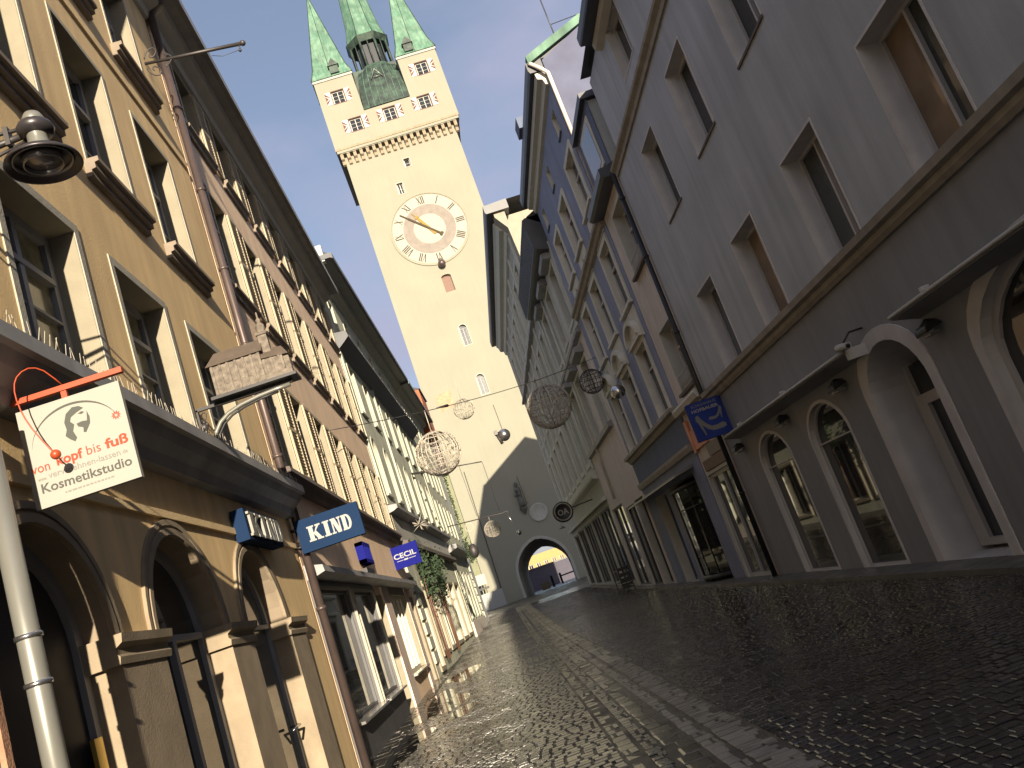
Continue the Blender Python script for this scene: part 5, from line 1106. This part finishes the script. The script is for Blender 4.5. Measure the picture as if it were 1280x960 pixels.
# star ornament on the mint ledge
e = empty('star_ornament', (-2.2, 31.5, 4.9), 'small silver wire star cluster on the dark ledge above the cobalt sign', 'ornament')
b = MB(); sc = Vector((-2.02, 32, 4.95))
for i in range(26):
    v = Vector((random.gauss(0, 1), random.gauss(0, 1), random.gauss(0, 1))).normalized() * random.uniform(.2, .42); b.tube([sc, sc + v], .012, 3)
b.build('spikes', 'silver_wire', e)
# evergreen swags on the mint shopfront
for k, (u, lab) in enumerate(((3.4, 'dark green climbing evergreen on the mint shopfront, nearer of two beside the cobalt sign'), (7.6, 'dark green climbing evergreen on the mint shopfront, farther of two beside the cobalt sign'))):
    e = empty('wall_evergreen', FC.p(u, .1, 2.6), lab, 'plant', 'evergreens on the mint shopfront')
    rr = random.Random(40 + k); b = MB()
    for i in range(1100):
        p = FC.p(u + rr.gauss(0, .42), abs(rr.gauss(0, .16)) + .05, 3.35 + rr.gauss(0, .42)); x = Vector((rr.gauss(0, 1), rr.gauss(0, 1), rr.gauss(0, 1))).normalized(); y = x.orthogonal().normalized(); s2 = rr.uniform(.04, .08)
        b.add([p - x * s2, p + y * s2 * .6, p + x * s2, p - y * s2 * .6], [(0, 1, 2, 3)])
    b.build('foliage', 'evergreen', e)['kind'] = 'stuff'
    b = MB()
    for j in range(3): b.tube([FC.p(u - .5 + .4 * j, .12, .3), FC.p(u - .6 + .5 * j, .1, 2.2), FC.p(u - .5 + .4 * j, .15, 3.4)], .022, 5)
    b.build('stem', 'wood_panel', e)
# white barrier and sign at the foot of the tower
e = empty('white_construction_fence', (-1.4, 86.5, .8), 'low white boarded fence at the left foot of the tower', 'fence')
for i in range(4): MB().box(Frame((-3.1, 86.5), (1, -.02), (0, -1)), .8 * i + .01, .8 * i + .79, 0, .05, .85, 2.45).build('board', 'barrier_white', e)
MB().box(WORLD, -3.1, .1, 86.6, 86.66, .6, .84).build('base_rail', 'black_metal', e)
e = empty('street_sign', (-2.0, 86.2, .8), 'white square sign on a thin post with a dark bar below, behind the white fence', 'sign')
Fs = sign_frame(86.8); MB().box(Fs, -2.3, -1.1, 0, .05, 3.3, 4.3).build('sign_plate', 'barrier_white', e); MB().box(Fs, -2.5, -1.0, .0, .06, 2.85, 3.05).build('bar', 'black_metal', e); MB().tube([Fs.p(-1.7, -.05, .7), Fs.p(-1.7, -.05, 4.2)], .05, 6).build('post', 'zinc', e)
# cart / rack by the right-hand wall
e = empty('slatted_rack', (5.2, 38.5, 0), 'black slatted display rack standing by the far right shop windows', 'rack')
Fr = Frame((4.75, 37.6), (0, 1), (-1, 0)); z0 = gz(38)
for k in range(4): MB().box(Fr, 0, 1.9, -.5, -.02, z0 + .2 + .25 * k, z0 + .24 + .25 * k).build('slat_shelf', 'black_metal', e)
for uu in (0, 1.86):
    for w in (-.5, -.04): MB().box(Fr, uu, uu + .04, w, w + .04, z0, z0 + 1.15).build('leg', 'black_metal', e)
for k in range(4): MB().box(Fr, .02, .05, -.48, -.03, z0 + .3 + .22 * k, z0 + .42 + .22 * k).build('slat', 'black_metal', e)
MB().tube([Fr.p(0, -.02, z0 + .06), Fr.p(-.5, .05, z0 + .08)], .03, 6).build('foot_bar', 'zinc', e)
# shallow puddles by the left-hand wall
for px_, py_, rx_, ry_ in ((-2.1, 14.3, .36, 1.6), (-1.95, 19.2, .5, 2.6), (-1.95, 11.3, .25, .8), (-1.7, 25.5, .4, 2.2), (-1.3, 16.5, .2, .8), (3.9, 6.5, .35, .5)):
    rr = random.Random(int(py_ * 10)); n_ = 26; ph = [rr.uniform(0, 6.28) for _ in range(3)]
    vs = [Vector((px_ + rx_ * math.cos(t) * (1 + .3 * math.sin(2 * t + ph[0]) + .18 * math.sin(5 * t + ph[1])), py_ + ry_ * math.sin(t) * (1 + .25 * math.sin(3 * t + ph[2])), .0135)) for t in [2 * math.pi * i / n_ for i in range(n_)]]
    tag(MB().add(vs, [tuple(range(n_))]).build('puddle', 'water'), kind='structure')
# bollards and block in the gateway
for x, y, lab in ((5.55, 99, 'dark bollard in the gateway, left of two'), (6.9, 104.5, 'dark bollard in the gateway, right of two')):
    e = empty('bollard', (x, y, .85), lab, 'bollard', 'bollards in the gateway'); MB().lathe((x, y, .85), [(.16, 0), (.13, .1), (.12, 1.0), (.15, 1.05), (.13, 1.2), (0, 1.25)], 12).build('post', 'black_metal', e)
e = empty('pale_stone_block', (4.7, 99, .85), 'pale stone planter block standing inside the gateway', 'planter'); MB().prof(sign_frame(99), 4.2, 5.1, [(-.3, .85), (.3, .85), (.36, 1.5), (.36, 1.6), (-.36, 1.6), (-.36, 1.5)]).build('block', 'tower_white', e)
e = empty('gate_rail', (8, 105, .85), 'dark low rail at the right side of the gateway', 'railing'); MB().tube([(7.0, 105, 1.7), (9.8, 105, 1.75)], .08, 6).tube([(9.6, 105, .85), (9.6, 105, 1.8)], .08, 6).build('rail', 'black_metal', e)
